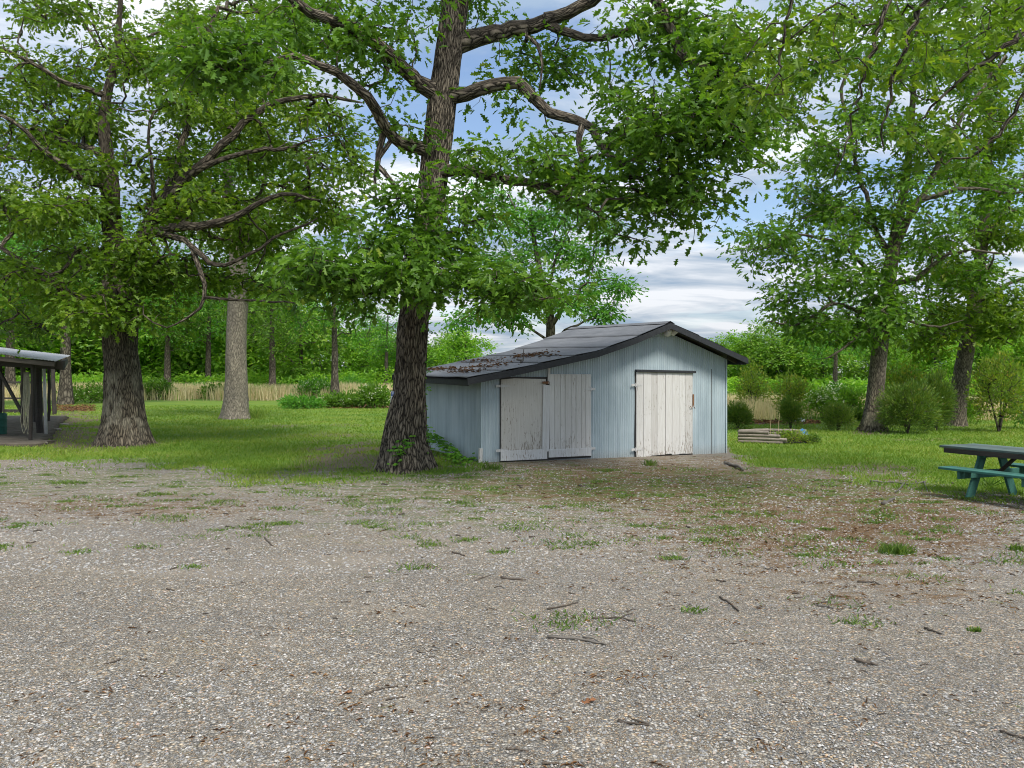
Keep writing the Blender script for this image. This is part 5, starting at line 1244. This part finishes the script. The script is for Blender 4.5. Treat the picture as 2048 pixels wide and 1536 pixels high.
# ------------------------------------------------------------------ log raised bed
def log_bed():
    c0 = at(1480, 886); d = c0[1]; s = d / F
    root = empty('raised_bed', c0, 'small raised garden bed stacked from weathered round timbers on the right lawn', 'raised bed')
    r = .045
    A = np.array([0, 0.0]); B = np.array([1.05, -.62]); C = np.array([.95, .62]); D = np.array([1.9, .25])
    def log(p, q, z, rr=r):
        c = Chunks(); m = spline(np.array([[p[0], p[1], z], [(p[0] + q[0]) / 2, (p[1] + q[1]) / 2, z + .006], [q[0], q[1], z]]), 9); tube(c, m, rr * (1 + .06 * np.sin(np.arange(9) * 1.7 + z * 40)), 12, rnd=(z * 7.3) % 1)
        c.build('timber', M['log_wood'], root, False)
    for k in range(4):
        z = r + k * .085; e = .06 * ((k % 2) * 2 - 1)
        log(A + [-.03, .02], A + (B - A) * [.92, 1.0, .86, .62][k], z)
        log(A + [-.02, .05 + e * .2], A + (C - A) * 1.0, z + .012)
        log(C, D, z + .004)
    rng = np.random.default_rng(210); c = Chunks()
    V = np.array([[.0, .02, .22], [.95, .55, .24], [1.8, .25, .14], [1.7, -.35, .02], [.98, -.55, .05]]); c.add(np.vstack([V, V.mean(0)[None] + [0, 0, .05]]), np.array([[0, 5, 1], [1, 5, 2], [2, 5, 3], [3, 5, 4], [4, 5, 0]])); c.build('soil', M['dark_wood'], root)
    g = c0 + np.array([1.35, -.15, 0])
    shrub('bed_plant', g, 1.05, .30, 211, M['rusty_leaf'], OVAL, .055, 260, 7, 'low brown and green plant spilling out of the timber raised bed', cat='plant')
    shrub('bed_plant', c0 + np.array([1.85, -.25, 0]), .5, .2, 212, M['weed'], OVAL, .05, 90, 6, 'small green plant at the right end of the timber raised bed', cat='plant')
    for dx, h, lab in ((1.02, .62, 'tall thin grass stalk rising from the raised bed'), (.80, .55, 'shorter dry grass stalk rising from the raised bed')):
        b = c0 + np.array([dx, -.05, .2]); c = Chunks(); tube(c, np.array([b, b + [.01, 0, h * .6], b + [.04, 0, h]]), [.006, .005, .003], 4); o = c.build('grass_stalk', M['dry_grass'], origin=b); o.location = b; tag(o, lab, 'grass stalk')
    # blue plastic thing hanging on the end of the top timber
    e = c0 + np.array([D[0] - .12, D[1] - .1, .30]); c = Chunks()
    q = np.array([[-.09, 0, .05], [-.03, -.02, .07], [.06, -.01, .02], [.12, 0, -.06], [.10, -.03, -.14], [.03, -.04, -.10], [-.02, -.03, -.16], [-.07, -.02, -.06]])
    V = np.vstack([q * 1.1, q * 1.1 + [0, .03, .005]]); n = len(q); c.add(V, [np.arange(n)[None], (np.arange(n) + n)[::-1][None], np.array([[k, k + n, (k + 1) % n + n, (k + 1) % n] for k in range(n)])])
    o = c.build('blue_rag', M['blue'], origin=[0, 0, 0]); o.location = e; tag(o, 'bright blue scrap hanging at the right end of the timber raised bed', 'rag')
log_bed()

# ------------------------------------------------------------------ open pole shed at the left edge
def pole_shed():
    fr = P(112, 722, 21); root = empty('pole_shed', (fr[0], fr[1], 0), 'open pole shed with a tin roof and dark posts at the left edge', 'shed'); o0 = np.array([fr[0], fr[1], 0])
    Rl = lambda p: np.asarray(p) - o0
    fl = P(-190, 684, 21.0); br = P(141, 711, 34); bl = P(-60, 688, 34)
    c = Chunks(); nu, nv = 120, 12; U, Vv = np.meshgrid(np.linspace(0, 1, nu), np.linspace(0, 1, nv))
    pt = (1 - U)[..., None] * ((1 - Vv)[..., None] * fl + Vv[..., None] * bl) + U[..., None] * ((1 - Vv)[..., None] * fr + Vv[..., None] * br)
    pt[..., 2] += .012 * np.sin(U * 2 * math.pi * 44) + .03 * (fbm(U * 6, Vv * 4, 2) - .5)
    i = np.arange(nv - 1)[:, None] * nu; j = np.arange(nu - 1)[None, :]; q = np.stack([i + j, i + j + 1, i + nu + j + 1, i + nu + j], -1).reshape(-1, 4); n = nu * nv
    V = Rl(pt.reshape(-1, 3)); c.add(np.vstack([V, V - [0, 0, .008]]), [q, q + n, np.stack([np.arange(nu - 1), np.arange(1, nu), np.arange(1, nu) + n, np.arange(nu - 1) + n], -1)]); c.build('roof', M['tin'], root, True)
    def part(name, p0, p1, w, h, mat, up=(0, 0, 1)):
        c = Chunks(); beam(c, Rl(p0), Rl(p1), w, h, .008, up=up); return c.build(name, M[mat], root)
    part('rafter', P(-190, 693, 21.1) - [0, 0, .06], P(110, 729, 21.1) - [0, 0, .0], .05, .12, 'old_wood')
    part('beam', P(-190, 709, 21.5) - [0, 0, .05], P(128, 731, 21.8), .12, .24, 'dark_wood')
    part('beam', P(126, 729, 22), P(133, 722, 34), .10, .22, 'dark_wood')
    def post(px, pyb, ztop, w, mat, lean=0):
        g = at(px, pyb); t = np.array([g[0] + lean, g[1], ztop]); c = Chunks(); n = 9; pts = np.linspace(g - [0, 0, .1], t, n); pts[1:-1] += np.random.default_rng(int(px)).normal(size=(n - 2, 3)) * .012
        tube(c, Rl(pts), w / 2, 8); return c.build('post', M[mat], root)
    post(62, 886, 2.18, .10, 'dark_wood', .05); post(80, 871, 2.15, .20, 'dark_wood', -.05); post(46, 852, 2.3, .17, 'old_wood'); post(98, 846, 2.3, .12, 'dark_wood'); post(109, 829, 2.45, .20, 'dark_wood', -.1); post(68, 848, 2.3, .10, 'dark_wood'); post(1, 858, 2.3, .12, 'dark_wood')
    part('brace', P(-2, 741, 22.5), P(64, 862, 22.0), .05, .10, 'dark_wood')
    g = at(92.5, 873); c = Chunks(); tube(c, Rl(np.array([g, g + [-.03, 0, 1.0], g + [-.07, 0, 2.05]])), .042, 12); c.build('pipe', M['pipe'], root, True)
    # rail fence behind
    b = at(40, 826); rt = empty('rail_fence', (b[0], b[1], 0), 'dark plank rail fence seen through the open pole shed', 'fence'); d = b[1]
    for py, h in ((764, .10), (796, .09), (822, .2)):
        c = Chunks(); p0 = P(-60, py, d) - [b[0], b[1], 0]; p1 = P(92, py + 1, d + .6) - [b[0], b[1], 0]; beam(c, p0, p1, .04, h); c.build('rail', M['dark_wood'], rt)
    for px in (4, 88):
        c = Chunks(); x = (px - 1024) / F * d; beam(c, (x - b[0], .06, -.1), (x - b[0], .06, 1.75), .12, .12, up=(0, 1, 0)); c.build('post', M['dark_wood'], rt)
    # hose coils on the post
    c = Chunks(); rng = np.random.default_rng(220)
    for k in range(7):
        x0 = 48 + 1.2 * k; dd = 22.0 - .03 * k
        q = [P(x0, 744, dd), P(x0 - 2 + rng.normal(), 800, dd), P(x0 - 6 + 2 * k + rng.normal(), 838 + rng.normal() * 6, dd), P(x0 + 1 + rng.normal() * 2, 852 + rng.normal() * 8, dd), P(x0 + 5, 820, dd), P(x0 + 3, 744, dd)]
        tube(c, spline(np.array(q), 30), .009, 6)
    o = c.build('hose', M['hose'], None, True, origin=P(48, 744, 22)); o.location = P(48, 744, 22); tag(o, 'pale hose hung in long loops on a post of the open pole shed', 'hose')
    # paving under it
    c = Chunks(); rg = np.random.default_rng(230)
    for k in range(17):
        for m in range(8):
            p = at(82 - m * 16 + rg.normal() * 1.0, 1) if False else None
    y0, y1 = 20.2, 36
    yy = y0
    while yy < y1:
        hgt = .5 + .35 * rg.random(); xr = np.interp(yy, [20, 24, 28, 36], [-11.9, -14.1, -16.2, -20.3]); xx = xr
        while xx > xr - 4.5:
            w = .5 + .6 * rg.random(); box(c, (xx - w / 2, yy + hgt / 2, .045), (w - .03, hgt - .03, .09), Matrix.Rotation(rg.normal() * .03, 3, 'Z'), .012, rnd=rg.random()); xx -= w
        yy += hgt
    tag(c.build('paving', M['paving']), kind='structure')
    # barrel at the frame edge
    g = at(-4, 874); c = Chunks(); zz = np.array([0, .03, .3, .33, .36, .6, .63, .66, .86, .9]); rr = np.array([.26, .28, .29, .305, .29, .29, .305, .29, .28, .26]) * .8
    tube(c, np.stack([0 * zz, 0 * zz, zz * .7], 1), rr, 24); o = c.build('barrel', M['barrel']); o.location = (g[0], g[1], .09); tag(o, 'dark green plastic barrel cut by the left picture edge', 'barrel')
    # flat stones
    for px, py, sx, sy, lab in ((83, 888, .34, .2, 'pale flat stone at the front corner of the paving'), (114, 861, .30, .2, 'flat stone right of the white pipe'), (104, 856, .22, .16, 'smaller stone between the white pipe and the flat stone'), (88, 872, .2, .14, 'stone at the foot of the white pipe'), (128, 850, .4, .2, 'grey stone furthest right beside the paving')):
        g = at(px, py); c = Chunks(); bm = bmesh.new(); bmesh.ops.create_icosphere(bm, subdivisions=2, radius=.5)
        for v in bm.verts:
            f = .8 + .4 * float(vnoise(v.co.x * 3 + px, v.co.y * 3 + v.co.z * 2)); v.co = Vector((v.co.x * sx * f, v.co.y * sy * f, max(-.3, min(.35, v.co.z)) * .14))
        bm_chunk(c, bm); o = c.build('stone', M['stone']); o.location = g + [0, 0, .025]; tag(o, lab, 'stone')
pole_shed()

# ------------------------------------------------------------------ sign on the trunk
def sign():
    d = at(816, 938)[1] - .12; p = P(785.5, 797, d)
    root = empty('sign', p, 'narrow white and blue sign nailed to the left side of the leaning oak trunk', 'sign', rz=R(-38)); root.rotation_euler = (0, R(4.5), R(-38))
    c = Chunks(); box(c, (0, 0, 0), (.105, .006, .26), None, .002); c.build('plate', M['sign_white'], root)
    c = Chunks(); box(c, (0, -.0045, .085), (.095, .003, .078), None, .0005); pb = c.build('blue_panel', M['sign_blue'], root)
    c = Chunks()
    for k, (z, w) in enumerate(((.108, .07), (.066, .05))): box(c, (.0, -.0075, z), (w, .002, .007), None, 0)
    tube(c, [(-.025, -.0075, .085), (-.01, -.0075, .092), (.008, -.0075, .083), (.03, -.0075, .09)], .004, 6); c.build('panel_mark', M['sign_white'], pb)
    c = Chunks(); q = [(-.02, .035), (.01, .038), (.022, .015), (.024, -.015), (.012, -.032), (-.012, -.034), (-.026, -.012), (-.024, .015)]
    c.add([(x, -.0055, z - .002) for x, z in q], np.arange(len(q))[None]); c.build('figure_mark', M['sign_black'], root)
    c = Chunks()
    for x, z, w, h in ((-.005, -.055, .022, .008), (-.012, -.074, .030, .010), (.012, -.074, .012, .016), (-.010, -.094, .034, .008), (.004, -.112, .028, .010)): box(c, (x, -.0048, z), (w, .002, h), None, 0)
    c.build('lettering', M['sign_black'], root)
sign()

# ------------------------------------------------------------------ vines and wall-foot weeds
def vine(path, n, lsize, label, seed, name='vine', drop=.0):
    rng = np.random.default_rng(seed); q = np.array(path, float); pts = spline(q, 24); b = pts[0].copy()
    root = empty(name, b, label, 'vine' if name == 'vine' else 'plant'); c = Chunks(); tube(c, pts, np.linspace(.008, .003, 24), 5); c.build('stem', M['stick'], root, True, origin=b)
    k = rng.integers(0, 24, n); base = pts[k] + rng.normal(size=(n, 3)) * np.array([.07, .05, .05]); cc = Chunks()
    for a in (-.7, 0, .7):
        az = rng.random(n) * 6.28 + a; dv = np.stack([np.cos(az), np.sin(az) - .5, -.25 + .3 * rng.random(n)], 1)
        leaves(cc, base, dv, rand_dir(rng, n, .3, 1) + np.array([0, -.4, 0]), lsize * (.7 + .5 * rng.random(n)), OVAL, rng, np.clip(.4 + .5 * rng.random(n), 0, 1), wid=1.2)
    cc.build('foliage', M['bright_leaf'], root, origin=b)
def vines():
    d = at(816, 938)[1]
    vine([P(790, 925, d - .52), P(798, 905, d - .50), P(806, 888, d - .46), P(818, 880, d - .42)], 34, .085, 'small leafy vine climbing the front of the leaning oak base', 301)
    vine([P(866, 915, d - .2), P(858, 880, d - .05), P(852, 840, d), P(849, 790, d), P(851, 745, d), P(853, 720, d)], 60, .07, 'thin vine running up the right edge of the leaning oak trunk', 302)
    f = lambda s, w, z: np.append(SA + SU * s + SVv * w, z + .1)
    vine([f(-.12, .15, .05), f(-.22, .6, .10), f(-.22, 1.0, .2), f(-.25, 1.4, .32), f(-.3, 1.9, .45)], 120, .085, 'bright leafy weeds growing along the shadowed side wall of the shed', 303, 'wall_weed')
    vine([f(-.55, -.25, .02), f(-.5, .0, .08), f(-.45, .3, .16), f(-.5, .6, .22)], 60, .075, 'leafy weed between the leaning oak and the shed corner', 304, 'wall_weed')
    vine([P(848, 700, d + .1), P(852, 680, d + .1), P(856, 660, d + .1), P(852, 640, d + .1)], 24, .07, 'short leafy shoot on the right side of the leaning oak trunk above the shed eave', 305)
vines()

# ------------------------------------------------------------------ fallen sticks and leaves
def stick(pts, rpx, label, seed, mat='stick', branches=(), group=None, lift=.4):
    g = [at(x, y) for x, y in pts]; s = g[0][1] / F; rng = np.random.default_rng(seed); r = rpx * s / 2; c = Chunks()
    q = np.array(g); q[:, 2] += r * .9; m = spline(q, 12); m[1:-1] += rng.normal(size=(10, 3)) * r * .35
    tube(c, m, r * np.linspace(1.0, .6, 12) * (1 + .12 * rng.standard_normal(12)), 7, rnd=rng.random())
    for b in branches:
        bb = np.array([at(x, y) for x, y in b]); bb[:, 2] += r * 1.2; tube(c, spline(bb, 6), r * np.linspace(.7, .4, 6), 6, rnd=rng.random())
    o = c.build('fallen_stick', M[mat], None, True, origin=g[0]); o.location = g[0]; tag(o, label, 'stick', group)
stick([(1740, 965), (1790, 967), (1825, 970), (1852, 965)], 5, 'long forked grey branch lying left of the picnic table', 401, 'stick_grey', [[(1808, 969), (1800, 980), (1790, 988)], [(1848, 966), (1851, 975), (1854, 983)]])
stick([(1450, 928), (1470, 935), (1486, 943)], 8, 'thick grey branch piece in front of the right shed corner', 402, 'stick_grey')
stick([(1765, 1010), (1778, 1004), (1788, 999)], 7, 'stubby grey chunk of branch below the forked branch', 403, 'stick_grey')
stick([(1002, 1157), (1025, 1160), (1052, 1161)], 5, 'straight brown stick at the middle of the gravel, right one of two', 404)
stick([(951, 1163), (966, 1157), (981, 1152)], 4, 'slanted brown stick at the middle of the gravel, left one of two', 405)
stick([(1185, 1238), (1215, 1237), (1245, 1238), (1272, 1245)], 4, 'thin dark stick with one side twig above the thick lichened stick', 406, branches=[[(1240, 1238), (1252, 1232), (1264, 1229)]])
stick([(1095, 1276), (1140, 1279), (1180, 1284), (1212, 1291)], 6, 'long knobbly lichened stick in the right middle of the gravel', 407, 'stick_grey', [[(1165, 1277), (1185, 1280), (1200, 1288)]])
stick([(1237, 1443), (1265, 1450), (1299, 1452)], 6, 'dark thick stick near the bottom of the gravel', 408, branches=[[(1297, 1452), (1280, 1446), (1262, 1441)]])
stick([(730, 1391), (760, 1380), (796, 1374)], 5, 'curved dark stick beside the brown curled leaf, bottom centre', 409)
stick([(1440, 1196), (1460, 1208), (1478, 1224)], 5, 'bent dark stick slanting down to the right on the gravel', 410)
stick([(1710, 1323), (1735, 1328), (1755, 1332)], 7, 'thick dark stick with a stub on the right-hand gravel', 411, branches=[[(1735, 1328), (1742, 1322)]])
stick([(905, 1106), (918, 1109), (930, 1113)], 4, 'short dark stick near the edge of the clean gravel in the centre', 412)
stick([(530, 1077), (536, 1084), (545, 1093)], 3.5, 'small dark stick pointing toward the camera on the left gravel', 413)
stick([(1850, 1258), (1866, 1264), (1884, 1270)], 5, 'dark stick right of the flat tuft row on the right gravel', 414)
stick([(1635, 1213), (1650, 1215), (1667, 1218)], 5, 'straight grey stick below the broad grass tuft', 415, 'stick_grey')
stick([(1095, 1219), (1125, 1214), (1156, 1206)], 4, 'reddish thin stick left of the thin dark forked stick', 416)
stick([(2000, 1464), (2025, 1471), (2060, 1482)], 5, 'dark stick running out of the picture at the lower right edge', 417)
stick([(1013, 1498), (1035, 1500), (1057, 1503)], 5, 'dark stick close to the bottom edge in the centre', 418)
stick([(772, 1402), (790, 1398), (812, 1395)], 4, 'short brown stick under the curved dark one', 419)
stick([(1085, 1527), (1100, 1530), (1118, 1528)], 6, 'stub of stick touching the bottom edge right of centre', 420)
stick([(240, 1320), (225, 1326), (208, 1329)], 4, 'brown stick on the lower left gravel', 421)
stick([(1715, 1165), (1745, 1166), (1760, 1170)], 4, 'thin stick under the broad grass tuft, left part', 422)
def small_twigs():
    rng = np.random.default_rng(450); n = 0
    while n < 120:
        px = 2040 * rng.random() ** .8; py = 965 + 550 * rng.random() ** 1.4; ln = (10 + 16 * rng.random()) * (.5 + (py - 900) / 900); a = rng.normal() * .35
        stick([(px, py), (px + ln * .5 * math.cos(a), py + ln * .5 * math.sin(a) * .4 + rng.normal()), (px + ln * math.cos(a), py + ln * math.sin(a) * .4)], 2.0 + 1.4 * rng.random(), 'tiny broken twig, finger-length, scattered on the gravel', 460 + n, group='tiny twigs on the gravel'); n += 1
small_twigs()
def dead_leaf(px, py, wpx, label, seed, rz):
    g = at(px, py); s = g[1] / F; rng = np.random.default_rng(seed); c = Chunks(); w = wpx * s
    h = np.array(OAK); T = np.vstack([h, (h[1:-1] * [-1, 1])[::-1]]); n = len(T); ctr = np.array([[0, .5]])
    rad = [1.0, .55]; rings = [np.column_stack([(T - ctr) * f + ctr]) for f in rad] + [ctr]
    Z = lambda p: .55 * (np.abs(p[:, 0]) ** 1.4) + .16 * np.sin(p[:, 1] * 5 + 1) + .12
    P3 = np.vstack([np.column_stack([(r_[:, 0]) * 1.15, r_[:, 1] - .5, Z(r_) * .55]) for r_ in rings]) * w
    i = np.arange(n); j = (i + 1) % n
    c.add(P3, [np.stack([i, j, j + n, i + n], 1), np.stack([i + n, j + n, np.full(n, 2 * n)], 1)])
    o = c.build('dead_leaf', M['dead_leaf'], None, True); o.location = g; o.rotation_euler.z = rz; tag(o, label, 'leaf')
    so = o.modifiers.new('thickness', 'SOLIDIFY'); so.thickness = .002
dead_leaf(692, 1386, 30, 'curled brown oak leaf lying left of centre near the bottom', 501, R(70))
dead_leaf(1176, 1404, 36, 'curled red-brown oak leaf lying right of centre near the bottom', 502, R(95))
dead_leaf(1588, 1318, 18, 'small tan leaf on the right-hand gravel', 503, R(40))
# pale bag by the bed edge
def bag():
    g = at(1600, 846); c = Chunks(); bm = bmesh.new(); bmesh.ops.create_icosphere(bm, subdivisions=3, radius=.5)
    for v in bm.verts:
        f = .7 + .6 * float(fbm(v.co.x * 4 + 3, v.co.y * 4 + v.co.z * 3, 3)); v.co = Vector((v.co.x * .42 * f, v.co.y * .3 * f, v.co.z * .26 * f + .03 * (v.co.x > .1)))
    bm_chunk(c, bm); o = c.build('bag', M['bag']); o.location = g + [0, 0, .06]; tag(o, 'small pale crumpled bag at the mulch edge beside the narrow evergreen', 'bag')
bag()
# house far behind the right-hand oaks
def house():
    d = 96.0; x = (1716 - 1024) / F * d; root = empty('house', (x, d, 0), 'pale house far off between the trees left of the pale-patched oak', 'house', rz=R(12))
    c = Chunks(); box(c, (0, 2.5, 1.4), (7, 5, 2.8), None, .02); c.build('wall', M['house_wall'], root)
    c = Chunks(); V = np.array([(-3.8, -.4, 2.75), (3.8, -.4, 2.75), (3.8, 2.5, 4.3), (-3.8, 2.5, 4.3), (-3.8, 5.4, 2.75), (3.8, 5.4, 2.75)]); V = np.vstack([V, V - [0, 0, .15]])
    c.add(V, np.array([[0, 1, 2, 3], [3, 2, 5, 4], [9, 8, 7, 6], [10, 11, 8, 9], [0, 6, 7, 1], [4, 5, 11, 10], [1, 7, 8, 2], [0, 3, 9, 6], [2, 8, 11, 5], [3, 4, 10, 9]])); c.build('roof', M['house_roof'], root)
    for xx in (-2, 1.6):
        c = Chunks(); box(c, (xx, -.02, 1.6), (1.1, .06, 1.2), None, .01); w = c.build('window', M['lamp_white'], root); c = Chunks(); box(c, (xx, -.056, 1.6), (.9, .02, 1.0), None, 0); c.build('pane', M['glass'], w)
house()
